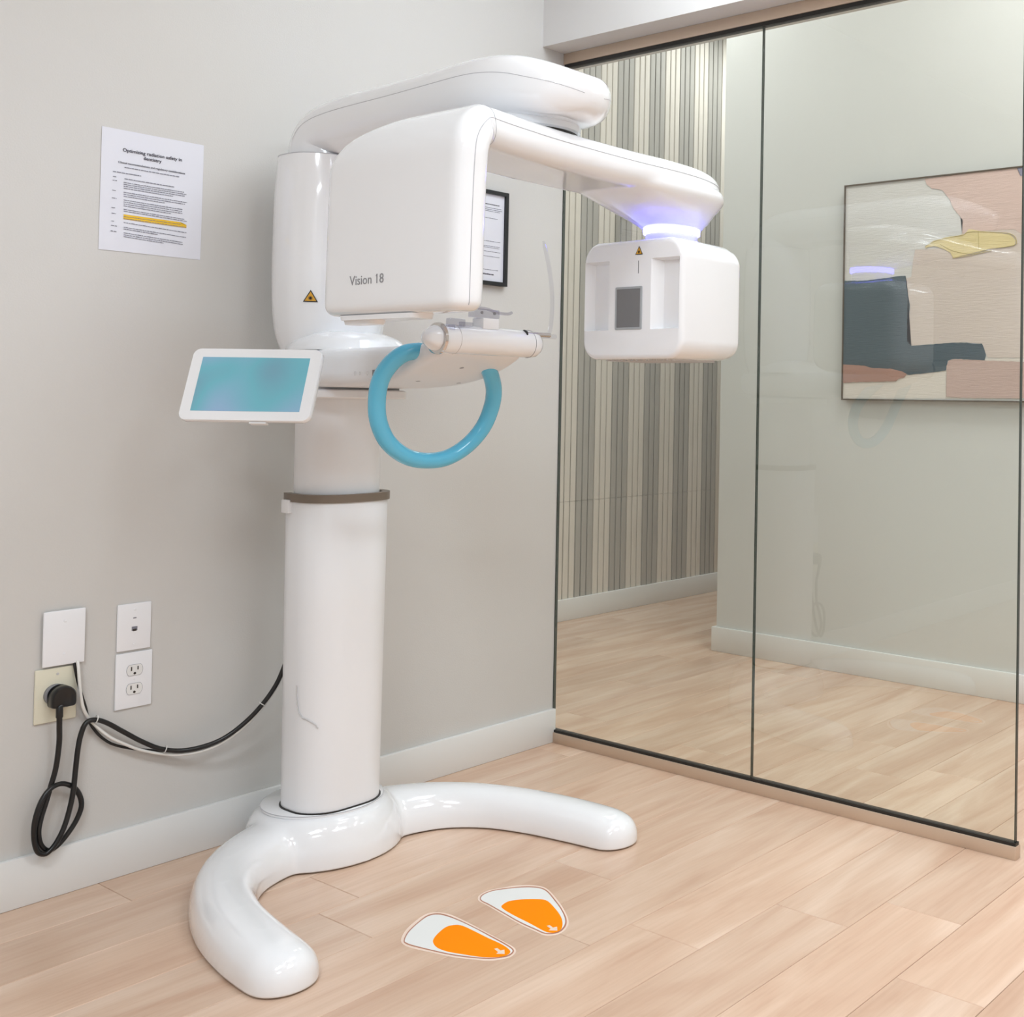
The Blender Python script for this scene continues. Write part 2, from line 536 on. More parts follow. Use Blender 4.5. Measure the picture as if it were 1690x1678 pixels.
baseboard('baseboard_back', (-4.99, -0.0125, 0.0), (-0.001, 0.001, BBH))
tag(box('wall_left', (-5.1, -4.6, -0.05), (-5.0, 0.12, HM+0.05), 'wall'), kind='structure')
tag(box('wall_front', (-5.1, -4.7, -0.05), (4.6, -4.6, HB+0.05), 'wall'), kind='structure')
tag(box('ceiling', (-5.1, -4.7, HM), (-0.1, 0.12, HM+0.1), 'ceil'), kind='structure')
tag(box('ceiling_corridor', (0.1, -4.7, HB), (4.7, 1.7, HB+0.1), 'ceil'), kind='structure')
# ---- bulkhead over the glass
tag(box('wall_right', (-0.1, -4.6, 2.233), (0.14, 0.12, HB+0.1), 'header'), kind='structure')
# ---- wall behind the glass with the painting
YS, XP = 1.5, 1.35
tag(box('wall_corridor', (XP, -4.6, -0.05), (XP+0.14, 0.456, HB+0.05), 'wall2'), kind='structure')
bmx = box_bm((XP-0.013, -4.59, 0.0), (XP+0.001, 0.475, BBH), 0.0025, 2)
box_bm((XP+0.002, 0.457, 0.0), (XP+0.15, 0.475, BBH), 0.0025, 2, bmx)
tag(fin('baseboard_corridor', bmx, 'base', auto=40), kind='structure')
tag(box('wall_passage', (-0.02, 0.12, -0.05), (0.0, YS+0.02, HB+0.05), 'wall2'), kind='structure')
tag(box('wall_end', (4.5, 0.0, -0.05), (4.6, YS+0.1, HB+0.05), 'wall2'), kind='structure')
tag(box('wall_side', (XP+0.14, -0.4, -0.05), (4.6, -0.3, HB+0.05), 'wall2'), kind='structure')
# ---- slat wall
ws = tag(box('wall_far', (0.0, YS+0.012, -0.05), (4.6, YS+0.12, HB+0.05), 'slatback'), kind='structure')
baseboard('baseboard_far', (0.0, YS-0.012, 0.0), (4.49, YS+0.013, BBH))
tag(box('trim_1', (2.562, YS-0.002, BBH), (2.60, YS+0.011, HB), 'slatL', bev=0.002), kind='structure')
tag(box('wall_far_return', (2.60, YS, BBH), (4.5, YS+0.0115, HB), 'wall2'), kind='structure')


def slat_mesh(h, m):
    bm = bmesh.new(); w, d = 0.0335, 0.012
    prof = [(0, d), (0, 0.002), (0.002, 0), (w-0.002, 0), (w, 0.002), (w, d)]
    A = [bm.verts.new((x, y, 0)) for x, y in prof]; B = [bm.verts.new((x, y, h)) for x, y in prof]
    for i in range(len(A)-1): bm.faces.new((A[i], A[i+1], B[i+1], B[i]))
    bm.faces.new(A[::-1]); bm.faces.new(B)
    bmesh.ops.recalc_face_normals(bm, faces=bm.faces[:])
    me = bpy.data.meshes.new('slat'); bm.to_mesh(me); bm.free(); me.materials.append(M[m]); return me


ZJ = 0.593
SM = {(k, m): slat_mesh(h, m) for m in ('slatL', 'slatG') for k, h in ((0, ZJ-BBH-0.0015), (1, HB-ZJ))}
for i in range(-40, 25):
    x = 1.6 + 0.04*i
    if x < 0.0 or x > 2.545: continue
    m = 'slatL' if (i % 6) < 3 else 'slatG'
    for k, z in ((0, BBH), (1, ZJ)):
        o = bpy.data.objects.new('slat', SM[(k, m)]); COL.objects.link(o); o.location = (x+0.003, YS, z); o.parent = ws

# ---- glass partition
gp = empty('window_1', (0, -0.82, 0)); tag(gp, kind='structure')
GT = 2.186
for (ya, yb) in ((-0.8168, -0.003), (-1.638, -0.8188)):
    box('glass_pane', (-0.005, ya, 0.030), (0.005, yb, GT+0.03), 'glass', gp)
box('bottom_channel', (-0.013, -1.646, 0.0), (0.013, -0.0005, 0.0325), 'alu', gp, bev=0.0008)
box('top_channel', (-0.013, -4.5, GT+0.012), (0.013, -0.0005, 2.2325), 'alu', gp, bev=0.0008)
box('gasket', (-0.0095, -1.644, 0.0322), (0.0095, -0.001, 0.0405), 'dark', gp)
box('gasket', (-0.0095, -1.66, GT), (0.0095, -0.001, GT+0.0125), 'dark', gp)
box('glass_joint', (-0.0052, -0.8187, 0.035), (0.0052, -0.8169, GT), 'edge', gp)
box('glass_edge', (-0.0052, -1.6405, 0.035), (0.0052, -1.6382, GT), 'edge', gp)
box('glass_edge', (-0.0052, -0.0029, 0.035), (0.0052, -0.0008, GT), 'edge', gp)

# ---- ceiling fixtures: inferred key panel and downlights, plus added unseen fill panels
for i, (p_, sx_, sy_, e_, c_) in enumerate(PANELS):
    t = empty('ceiling_key_and_fill', p_)
    tag(t, ['white ceiling light panel over the scanner beside the glass bulkhead', 'added white fill light panel left of the scanner', 'added white fill light panel behind the camera near the glass side', 'added white fill light panel in the far left corner of the scan room',
            'added white fill light panel behind the glass facing the painting', 'added white fill light panel behind the glass past the painting', 'added white fill light panel in front of the slat wall near the corner', 'added white fill light panel deep in the passage beside the slat wall'][i], 'light', 'rectangular ceiling light panels')
    x, y, z = p_
    box('diffuser', (x-sx_/2+0.02, y-sy_/2+0.02, z-0.02), (x+sx_/2-0.02, y+sy_/2-0.02, z-0.012), 'diff', t)
    bm = bmesh.new()
    for a, b in (((x-sx_/2, y-sy_/2, z-0.03), (x-sx_/2+0.02, y+sy_/2, z)), ((x+sx_/2-0.02, y-sy_/2, z-0.03), (x+sx_/2, y+sy_/2, z)),
                 ((x-sx_/2+0.02, y-sy_/2, z-0.03), (x+sx_/2-0.02, y-sy_/2+0.02, z)), ((x-sx_/2+0.02, y+sy_/2-0.02, z-0.03), (x+sx_/2-0.02, y+sy_/2, z))):
        box_bm(a, b, bm=bm)
    fin_w('light_frame', bm, 'base', t)
for (x, y), w_ in zip(SPOTS, ('nearest the scanner, left', 'nearest the scanner, right', 'further left of the scanner', 'furthest from the scanner')):
    t = empty('downlight', (x, y, HM)); tag(t, 'small round recessed ceiling downlight ' + w_, 'light', 'recessed ceiling downlights')
    fin_w('bezel', lathe_bm((x, y, HM), (0, 0, -1), [(0, 0.05), (0, 0.062), (0.006, 0.062), (0.008, 0.05), (0.004, 0.048)], 24), 'base', t, auto=40)

# ================================================================== THE X-RAY MACHINE
XC = -0.925
mc = empty('dental_xray_machine', (XC, -0.237, 0))
tag(mc, 'tall white dental x-ray scanner with C-shaped foot, column and rotating overhead arm', 'x-ray machine')
X, Y, Z = V((1, 0, 0)), V((0, 1, 0)), V((0, 0, 1))

# ---- base: hub and two curved legs fused
arm = [(0.0, -0.215, 0.110), (0.10, -0.218, 0.104), (0.20, -0.250, 0.088), (0.285, -0.312, 0.072), (0.350, -0.41, 0.063), (0.392, -0.53, 0.064),
       (0.415, -0.65, 0.066), (0.426, -0.745, 0.065), (0.427, -0.770, 0.064)]
bm = bmesh.new()
for s in (-1, 1):
    P = cr([(XC+s*x, y, w) for x, y, w in arm], 6)
    secs = []
    for i, (x, y, w) in enumerate(P):
        a = V(P[max(i-1, 0)][:2]+(0,)); b = V(P[min(i+1, len(P)-1)][:2]+(0,)); t = (b-a).normalized(); n = V((-t.y, t.x, 0))
        f = i/len(P); hh = 0.108-0.034*f
        secs.append([V((x, y, 0))+n*w*math.copysign(abs(math.cos(q))**0.85, math.cos(q))+Z*(0.012+(hh-0.012)*math.copysign(abs(math.sin(q))**0.9, math.sin(q))) for q in [2*math.pi*k/28 for k in range(28)]])
    # rounded tip
    t = (V(P[-1][:2]+(0,))-V(P[-3][:2]+(0,))).normalized(); n = V((-t.y, t.x, 0)); x, y, w = P[-1]
    for k in range(1, 8):
        q0 = math.pi/2*k/7; sc_ = max(math.cos(q0), 0.03); d = 0.062*math.sin(q0)
        secs.append([V((x, y, 0))+t*d+n*w*sc_*math.copysign(abs(math.cos(q))**0.85, math.cos(q))+Z*(0.012+(0.062)*(sc_**0.8)*math.copysign(abs(math.sin(q))**0.9, math.sin(q))) for q in [2*math.pi*k2/28 for k2 in range(28)]])
    loft_bm(secs, bm)
lathe_bm((XC, -0.21, 0), Z, [(-0.03, 0.17), (0.0, 0.182), (0.04, 0.180), (0.085, 0.166), (0.108, 0.148), (0.116, 0.12), (0.117, 0.02), (0.117, 0)], 56, bm)
tmp = fin('base', bm, 'white')
md = tmp.modifiers.new('r', 'REMESH'); md.mode = 'VOXEL'; md.voxel_size = 0.0045
md = tmp.modifiers.new('s', 'SMOOTH'); md.factor = 0.6; md.iterations = 40
base = baked(tmp, mc, 'base', 'white')
for v in base.data.vertices:
    if v.co.z < 0.004: v.co.z = 0.004
base.data.update()
# dark sheet standing in for the shadow line under the foot, and hub plate
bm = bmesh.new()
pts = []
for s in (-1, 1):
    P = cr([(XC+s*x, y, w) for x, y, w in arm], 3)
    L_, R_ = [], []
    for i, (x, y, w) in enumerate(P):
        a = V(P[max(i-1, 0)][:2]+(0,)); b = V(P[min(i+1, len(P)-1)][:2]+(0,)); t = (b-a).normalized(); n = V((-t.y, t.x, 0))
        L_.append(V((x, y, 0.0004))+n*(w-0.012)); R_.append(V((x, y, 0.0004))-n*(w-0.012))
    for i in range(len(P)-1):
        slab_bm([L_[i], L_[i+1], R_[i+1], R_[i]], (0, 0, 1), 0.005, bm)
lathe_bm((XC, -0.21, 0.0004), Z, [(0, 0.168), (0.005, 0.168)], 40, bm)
fin_w('foot_gap_shade', bm, 'dark', mc)
hub = fin_w('hub_plate', lathe_bm((XC, -0.205, 0.112), Z, [(0, 0.138), (0.006, 0.138), (0.0075, 0.136), (0.0078, 0)], 56), 'white', mc, auto=40)
fin_w('hub_plate_groove', tube_bm([(XC+0.1385*math.cos(t), -0.205+0.1385*math.sin(t), 0.1175) for t in [2*math.pi*k/64 for k in range(64)]], 0.0009, 6, closed=True), 'seam', hub)

# ---- columns


def column_secs(zs, a, b, r, yc=-0.237):
    return [sec((XC, yc, z), X, Y, a+da, b+da, r+da, 9) for z, da in zs]


col = fin_w('lower_column', loft_bm(column_secs([(0.1195, -0.003), (0.30, -0.002), (0.60, 0), (0.852, 0.0015), (0.8575, -0.001)], 0.1085, 0.099, 0.083)), 'white2', mc, auto=40)
fin_w('column_gasket', loft_bm(column_secs([(0.1196, 0.0035), (0.1225, 0.0035)], 0.1055, 0.096, 0.080)), 'dark', mc, auto=40)
fin_w('upper_column', loft_bm(column_secs([(0.80, 0), (1.0, 0), (1.20, 0)], 0.0945, 0.083, 0.072, -0.234)), 'white2', mc, auto=40)
# taupe ring: open band round the front of the column
bm = bmesh.new()
full_o = rrect(0.1145, 0.105, 0.088, 12); full_i = rrect(0.0985, 0.089, 0.076, 12)
keep = [i for i, p in enumerate(full_o) if p[1] < 0.066]
# order the kept points along the band
keep = sorted(keep, key=lambda i: math.atan2(full_o[i][1], full_o[i][0]) if math.atan2(full_o[i][1], full_o[i][0]) < math.pi*0.75 else math.atan2(full_o[i][1], full_o[i][0])-2*math.pi)
secs = []
for i in keep:
    ox, oy = full_o[i]; ix, iy = full_i[i]
    secs.append([V((XC+ox, -0.237+oy, 0.8525)), V((XC+ox, -0.237+oy, 0.8715)), V((XC+ix, -0.237+iy, 0.8715)), V((XC+ix, -0.237+iy, 0.8525))])
fin_w('column_ring', loft_bm(secs, bm), 'ring', mc, auto=40)
box('cable_bracket', (XC-0.120, -0.225, 0.825), (XC-0.106, -0.195, 0.857), 'white2', mc, bev=0.002)
# access-cover seam low on the column
sp = [at(px, py, 1, -0.27) for px, py in ((467, 1100), (468, 1150), (473, 1172), (483, 1180), (493, 1184), (497, 1192))]


def on_col(p, d=0.0004):
    """push a point out onto the lower column's skin, looking from the column axis"""
    q = V((p[0]-XC, p[1]+0.237)); an = math.atan2(q.y, q.x); best = None
    pts_ = rrect(0.1155+d, 0.105+d, 0.088+d, 16)
    return min(pts_, key=lambda s_: abs(math.atan2(s_[1], s_[0])-an))


angs = [(-2.95, 0.42), (-2.9, 0.375), (-2.8, 0.35), (-2.66, 0.343), (-2.5, 0.334), (-2.42, 0.322)]
pp = []
for an, z in cr(angs, 5):
    q = min(rrect(0.1087, 0.0992, 0.0832, 40), key=lambda s_: abs(math.atan2(s_[1], s_[0])-an)); pp.append((XC+q[0], -0.237+q[1], z))
fin_w('access_cover_seam', tube_bm(pp, 0.0013, 5), 'lip', col)

# ---- upper housing behind the scanner head
HYC = -0.185
hz = [(1.213, 0.104, 0.092, 0.08), (1.235, 0.113, 0.098, 0.085), (1.27, 0.121, 0.104, 0.088), (1.34, 0.127, 0.108, 0.09), (1.45, 0.1285, 0.109, 0.091), (1.58, 0.127, 0.108, 0.09), (1.64, 0.1245, 0.106, 0.089), (1.690, 0.121, 0.103, 0.087)]
HS = [sec((XC, HYC, z), X, Y, a, b, r, 10) for z, a, b, r in cr(hz, 5)]
house = fin_w('column_housing', loft_bm(HS), 'white', mc, smooth=False, auto=50)
fin_w('dome_ledge', loft_bm([sec((XC+0.004, -0.262, z), X, Y, a, b, r, 10) for z, a, b, r in cr([(1.262, 0.07, 0.07, 0.06), (1.258, 0.085, 0.085, 0.07), (1.245, 0.108, 0.112, 0.09), (1.225, 0.128, 0.125, 0.1), (1.215, 0.132, 0.13, 0.105)], 4)]), 'white', mc, auto=50)
fin_w('housing_seam', loft_bm([sec((XC, HYC, z), X, Y, 0.1214, 0.1034, 0.0874, 10) for z in (1.6885, 1.6905)]), 'seam', house, auto=50)

# ---- overhead arm: rises from the housing and reaches forward over the patient
path = [  # y, z, half width (x), half thickness, corner radius, angle of the path (0 = up, 90 = forward)
    (-0.188, 1.690, 0.098, 0.090, 0.070, 0), (-0.188, 1.712, 0.098, 0.088, 0.070, 5), (-0.200, 1.735, 0.098, 0.081, 0.068, 30), (-0.232, 1.752, 0.099, 0.072, 0.064, 60),
    (-0.29, 1.760, 0.101, 0.067, 0.060, 82), (-0.38, 1.764, 0.104, 0.065, 0.058, 90), (-0.55, 1.765, 0.111, 0.064, 0.057, 90), (-0.72, 1.765, 0.123, 0.064, 0.057, 90),
    (-0.84, 1.764, 0.133, 0.065, 0.058, 90), (-0.91, 1.761, 0.133, 0.065, 0.058, 91), (-0.97, 1.755, 0.126, 0.062, 0.056, 95), (-1.02, 1.746, 0.111, 0.056, 0.052, 99), (-1.06, 1.738, 0.088, 0.048, 0.044, 102), (-1.088, 1.732, 0.060, 0.036, 0.033, 104), (-1.102, 1.729, 0.034, 0.023, 0.021, 104), (-1.107, 1.7285, 0.010, 0.008, 0.007, 104)]
AS = []
for y, z, a, b, r, an in cr(path, 4):
    t = math.radians(an); d = V((0, -math.sin(t), math.cos(t))); v = V((0, math.cos(t), math.sin(t)))
    AS.append([V((XC, y, z))+X*px_+v*py_ for px_, py_ in rrect(a, b, r, 10)])
oa = fin_w('overhead_arm', loft_bm(AS), 'white', mc, auto=60)


def seam_from(secs, idx, i0, i1, push, r, name, parent, m='seam'):
    P = []
    for s in secs[i0:i1]:
        c = sum(s, V((0, 0, 0)))/len(s); p = s[idx]
        P.append(p+(p-c).normalized()*push)
    return fin_w(name, tube_bm(P, r, 5), m, parent)


ns = len(AS[0])
seam_from(AS, 20, 6, len(AS)-3, -0.0001, 0.0007, 'arm_seam', oa)
seam_from(AS, 1, 6, len(AS)-3, -0.0001, 0.0007, 'arm_seam', oa)

# ---- pivot between overhead arm and rotating gantry
PY = -0.93
fin_w('pivot', lathe_bm((XC, PY, 1.655), Z, [(0, 0.088), (0.020, 0.088)], 48), 'dark', mc, auto=40)
fin_w('pivot_collar', lathe_bm((XC, PY, 1.672), Z, [(0, 0.086), (0.006, 0.093), (0.04, 0.097)], 48), 'white', mc, auto=40)

# ---- rotating gantry: left head, bend, beam
gd = []
BX, BB = -1.2075, 0.0375
BXC, BZC, RM = -1.140, 1.566, 0.0675


def gsec(t, rear, front, b, r):
    q = math.radians(t)
    return (BXC-RM*math.cos(q), BZC+RM*math.sin(q), t, (rear+front)/2, (rear-front)/2, b, r)


gd = [(BX, 1.268, 0, -0.8755, 0.2205, BB, 0.034), (BX, 1.40, 0, -0.8775, 0.2195, BB, 0.034), (BX, 1.50, 0, -0.8800, 0.2200, BB, 0.034), (BX, 1.54, 0, -0.882, 0.2200, BB, 0.034),
      gsec(0, -0.664, -1.104, BB, 0.034), gsec(15, -0.679, -1.104, BB, 0.034), gsec(30, -0.702, -1.102, BB, 0.034), gsec(45, -0.742, -1.099, BB, 0.034), gsec(60, -0.790, -1.092, 0.038, 0.034), gsec(76, -0.826, -1.078, 0.039, 0.034),
      (-1.120, 1.6315, 90, -0.950, 0.115, 0.040, 0.034), (-1.02, 1.6275, 90, -0.945, 0.115, 0.040, 0.034), (-0.925, 1.625, 90, -0.943, 0.115, 0.040, 0.034), (-0.75, 1.625, 90, -0.938, 0.115, 0.040, 0.034), (-0.60, 1.627, 90, -0.935, 0.115, 0.040, 0.034),
      (-0.50, 1.627, 90, -0.933, 0.107, 0.040, 0.034), (-0.43, 1.626, 90, -0.928, 0.090, 0.037, 0.031), (-0.388, 1.625, 90, -0.924, 0.066, 0.031, 0.027), (-0.366, 1.625, 90, -0.922, 0.036, 0.02, 0.017), (-0.361, 1.625, 90, -0.92, 0.010, 0.006, 0.005)]
GS = []
prm = cr(gd, 5)
for k, (x, z, an, yc, a, b, r) in enumerate(prm):
    t = math.radians(an); v = V((-math.cos(t), 0, math.sin(t)))     # outward normal of the bend
    GS.append([V((x, yc, z))+Y*px_+v*py_ for px_, py_ in rrect(a, b, r, 10)])
# rounded lower rim
pre = []
x, z, an, yc, a, b, r = prm[0]
for k in range(6):
    q = math.pi/2*k/6; ins = 0.022*(1-math.sin(q)); dz = 0.022*(1-math.cos(q)) - 0.022
    pre.append([V((x, yc, z+dz*1.0+0.0))+Y*px_+V((-1, 0, 0))*py_ for px_, py_ in rrect(a-ins, b-ins, r-ins*0.9, 10)])
pre2 = []
for k in range(6):
    q = math.pi/2*k/6
    ins = 0.022*(1-math.sin(q)); zz = z + 0.022*(1-math.cos(q))
    pre2.append([V((x, yc, zz))+Y*px_+V((-1, 0, 0))*py_ for px_, py_ in rrect(a-ins, b-ins, r-ins*0.9, 10)])
GSB = pre2 + GS[2:]  # 6 rim rows replace the first two
LX, LY = -0.468, -0.905
bw = [(1.622, -0.585, -0.940, 0.190, 0.108), (1.606, -0.584, -0.940, 0.197, 0.114), (1.592, -0.576, -0.938, 0.190, 0.113), (1.577, -0.553, -0.932, 0.165, 0.107), (1.562, -0.527, -0.924, 0.136, 0.098), (1.548, -0.498, -0.916, 0.111, 0.087), (1.538, -0.480, -0.909, 0.089, 0.078), (1.530, LX, LY, 0.0735, 0.0735)]
sp_ = lambda v, e: math.copysign(abs(v)**e, v)
bs = [[V((x+a*sp_(math.cos(t), 1-0.42*min(1, (z-1.53)/0.06)), y+b*sp_(math.sin(t), 1-0.42*min(1, (z-1.53)/0.06)), z)) for t in [2*math.pi*k/64 for k in range(64)]] for z, x, y, a, b in cr(bw, 4)]
bm = loft_bm(GSB); loft_bm(bs, bm)
tmp = fin('rotating_gantry', bm, 'white')
md = tmp.modifiers.new('r', 'REMESH'); md.mode = 'VOXEL'; md.voxel_size = 0.0038
md = tmp.modifiers.new('s', 'SMOOTH'); md.factor = 0.5; md.iterations = 20
ga = baked(tmp, mc, 'rotating_gantry', 'white')
seam_from(GSB, 20, 4, len(GSB)-12, -0.0002, 0.0007, 'gantry_seam', ga)
# joint line between head and beam
j = 4+43
fin_w('gantry_joint', tube_bm([p+(p-sum(GS[j], V((0, 0, 0)))/len(GS[j])).normalized()*0.0001 for p in GS[j]], 0.0007, 5, closed=True), 'seam', ga)
# underside port of the head
fin_w('head_base_plate', loft_bm([sec((BX, -0.83, z_), Y, X, a_, 0.026, 0.022, 8) for z_, a_ in ((1.259, 0.125), (1.2685, 0.13))]), 'white2', ga, auto=40)
fin_w('sensor_foot', loft_bm([sec((BX, -0.76, z_), Y, X, a_, 0.018, 0.016, 8) for z_, a_ in ((1.251, 0.05), (1.260, 0.055))]), 'white2', ga, auto=40)
# lettering and warning triangle
fx = BX-BB-0.0002
a_, b_ = at(577, 471, 0, fx), at(633, 466, 0, fx)
tt = place_text('head_lettering', 'Vision 18', a_, b_, Z, 'text', ga, height=0.0185, bold=0.0); tag(tt, 'grey lettering reading Vision 18')
_m1 = text_mesh('Vision 1', 1.0); _m2 = text_mesh('Vision 18', 1.0); _kx = (b_-a_).length/(max(v.co.x for v in _m2.vertices)-min(v.co.x for v in _m2.vertices))
_x1 = (max(v.co.x for v in _m1.vertices)-min(v.co.x for v in _m2.vertices))*_kx; _xd = (b_-a_).normalized(); _h = 0.0185
_q = [a_+_xd*(_x1-0.0012)+Z*(_h*0.97), a_+_xd*(_x1-0.0048)+Z*(_h*0.82), a_+_xd*(_x1-0.0048)+Z*(_h*0.73), a_+_xd*(_x1-0.0012)+Z*(_h*0.87)]
fin_w('lettering_stroke', slab_bm(_q, (-1, 0, 0), 0.0005), 'text', tt)


def triangle(c, e1, up, n, s, parent):
    c, e1, up, n = V(c), V(e1), V(up), V(n)
    def tri(k, m, off, name, par):
        pts_ = [c+up*s*k*0.62, c-e1*s*k*0.56-up*s*k*0.34, c+e1*s*k*0.56-up*s*k*0.34]
        if (pts_[1]-pts_[0]).cross(pts_[2]-pts_[0]).dot(n) < 0: pts_ = pts_[::-1]
        return fin_w(name, slab_bm([p+n*off for p in pts_], n, 0.0003), m, par)
    o = tri(1.0, 'dark', 0.0, 'warning_label', parent); tag(o, 'yellow and black triangular laser warning label')
    tri(0.78, 'yellow', 0.0003, 'warning_face', o)
    bm_ = bmesh.new(); cc = c-up*s*0.04+n*0.0006
    for k in range(8):
        t = math.pi*k/8; d = e1*math.cos(t)+up*math.sin(t); w = n.cross(d)
        L_ = s*0.17
        slab_bm([cc-d*L_-w*s*0.012, cc+d*L_-w*s*0.012, cc+d*L_+w*s*0.012, cc-d*L_+w*s*0.012], n, 0.0002, bm_)
    lathe_bm(cc, n, [(0, s*0.085), (0.0002, s*0.085)], 14, bm_)
    fin_w('warning_symbol', bm_, 'dark', o)


# this one sits on the housing, below the head's rear edge
hp = at(515, 487, 1, -0.285)
# ---- bowl, LED ring, window head
led = fin_w('led_ring', lathe_bm((LX, LY, 1.516), Z, [(0, 0.066), (0.002, 0.0695), (0.012, 0.0705), (0.0155, 0.069)], 48), 'led', ga, auto=40); tag(led, 'glowing blue-white light ring')
fin_w('neck', lathe_bm((LX, LY, 1.475), Z, [(0, 0.064), (0.042, 0.064)], 48), 'white', ga, auto=40)
hx0, hx1, hy0, hy1, hz0, hz1 = -0.600, -0.362, -1.062, -0.736, 1.205, 1.486
hc = V(((hx0+hx1)/2, (hy0+hy1)/2, (hz0+hz1)/2))
pr_ = [(hx0, hc.y, hc.z, 1, 0, 0, 0.163, 0.1405, 0.045), (hx0+0.1, hc.y, hc.z, 1, 0, 0, 0.163, 0.1405, 0.045), (hx1-0.05, hc.y, hc.z, 1, 0, 0, 0.161, 0.139, 0.045), (hx1, hc.y, hc.z, 1, 0, 0, 0.157, 0.135, 0.043)]
secs = []
for p in ends(pr_, 0.012, 0.034, 7):
    c = V(p[:3]); s_ = []
    for px_, py_ in rrect(p[6], p[7], p[8], 10):
        bulge = 0.010*(1-(px_/0.158)**2) if py_ > 0 else 0
        s_.append(c+Y*px_+Z*(py_+bulge*max(0, py_/0.14)**2))
    secs.append(s_)
tmp = fin('head_cutter_target', loft_bm(secs), 'white')


def wedge(y0, y1, z0, z1, x_in, depth, taper):
    bm_ = bmesh.new()
    A = [bm_.verts.new((x_in, y, z)) for y, z in ((y0, z0), (y1, z0), (y1, z1), (y0, z1))]
    B = [bm_.verts.new((x_in+depth, y, z)) for y, z in ((y0+taper, z0+0.006), (y1-taper, z0+0.006), (y1-taper, z1-0.006), (y0+taper, z1-0.006))]
    bm_.faces.new(A[::-1]); bm_.faces.new(B)
    for i in range(4):
        j_ = (i+1) % 4; bm_.faces.new((A[i], A[j_], B[j_], B[i]))
    bmesh.ops.recalc_face_normals(bm_, faces=bm_.faces[:])
    me = bpy.data.meshes.new('w'); bm_.to_mesh(me); bm_.free()
    return link('w', me)


cut = []
yr = sorted([at(1074, 480, 0, hx0).y, at(1121, 480, 0, hx0).y]); zr0, zr1 = at(1095, 543, 0, hx0).z, at(1090, 424, 0, hx0).z
yl = sorted([at(962, 480, 0, hx0).y, at(1005, 480, 0, hx0).y])
for (ya, yb) in (yr, yl):
    w_ = wedge(ya-0.004, yb+0.004, zr0, zr1, hx0-0.004, 0.026, 0.026); cut.append(w_)
    bo = tmp.modifiers.new('b', 'BOOLEAN'); bo.object = w_; bo.solver = 'EXACT'
head = baked(tmp, ga, 'window_head', 'white')
head.data.set_sharp_from_angle(angle=math.radians(28))
for w_ in cut:
    me = w_.data; bpy.data.objects.remove(w_); bpy.data.meshes.remove(me)
# port window in the face
y0, y1 = at(1060, 500, 0, hx0).y, at(1016, 500, 0, hx0).y; z0, z1 = at(1038, 544, 0, hx0).z, at(1038, 473, 0, hx0).z
bm = bmesh.new(); o_ = rrect(abs(y1-y0)/2, (z1-z0)/2, 0.003, 3); i_ = rrect(abs(y1-y0)/2-0.0055, (z1-z0)/2-0.0055, 0.001, 3); cyy, czz = (y0+y1)/2, (z0+z1)/2
n = len(o_)
R0 = [bm.verts.new((hx0-0.0000, cyy+p[0], czz+p[1])) for p in o_]; R1 = [bm.verts.new((hx0-0.0022, cyy+p[0]*0.985, czz+p[1]*0.985)) for p in o_]
R2 = [bm.verts.new((hx0-0.0022, cyy+p[0], czz+p[1])) for p in i_]; R3 = [bm.verts.new((hx0-0.0004, cyy+p[0], czz+p[1])) for p in i_]
for A, B in ((R0, R1), (R1, R2), (R2, R3)):
    for i in range(n):
        k = (i+1) % n; bm.faces.new((A[i], A[k], B[k], B[i]))
fin_w('port_frame', bm, 'winframe', ga, auto=40)
fin_w('port_window', slab_bm([V((hx0-0.0006, cyy+p[0], czz+p[1])) for p in i_], (-1, 0, 0), 0.0006), 'window', ga)
c_ = at(1055, 415, 0, hx0)
triangle(c_-X*0.0005, -Y, Z, -X, 0.0215, ga)
a_, b_ = at(1054, 430, 0, hx0), at(1054, 451, 0, hx0)
box('centre_mark', (hx0-0.0006, a_.y-0.0008, b_.z), (hx0+0.0002, a_.y+0.0008, a_.z), 'mark', ga)
# faint ribbed vent under the window head
bm = bmesh.new()
for k in range(14):
    y = hy0+0.05+k*0.0165
    box_bm((hx0+0.03, y, hz0-0.003), (hx1-0.06, y+0.007, hz0+0.003), bm=bm)
vg = fin_w('underside_vent', bm, 'lip', ga)
# little catch under the beam
fin_w('beam_catch', lathe_bm((-1.10, -0.89, 1.5795), (0, 0, -1), [(0, 0.008), (0.008, 0.008), (0.010, 0.006), (0.010, 0)], 16), 'lip', ga, auto=40)

# ---- carriage and chin-rest arm
cz = 1.172
cs = []
for y, a, b, z, r in cr([(-0.095, 0.105, 0.036, 1.176, 0.03), (-0.12, 0.118, 0.042, 1.174, 0.03), (-0.22, 0.128, 0.045, cz, 0.030), (-0.34, 0.132, 0.045, cz, 0.030), (-0.44, 0.133, 0.044, cz+0.001, 0.030), (-0.54, 0.132, 0.041, cz+0.005, 0.030), (-0.62, 0.129, 0.036, cz+0.012, 0.028),
                         (-0.69, 0.124, 0.028, cz+0.023, 0.022), (-0.74, 0.116, 0.021, cz+0.034, 0.017), (-0.775, 0.105, 0.015, cz+0.043, 0.012), (-0.788, 0.09, 0.008, cz+0.046, 0.007)], 5):
    cs.append([V((XC, y, z))+X*px_+Z*py_ for px_, py_ in rrect(a, b, r, 6)])
ca = fin_w('chin_arm', loft_bm(cs), 'white2', mc, auto=50)
fin_w('lower_plate', loft_bm([sec((XC, -0.25, z_), X, Y, 0.120+d_, 0.115+d_, 0.05, 7) for z_, d_ in ((1.101, -0.003), (1.104, 0), (1.119, 0), (1.122, -0.003))]), 'white2', mc, auto=40)
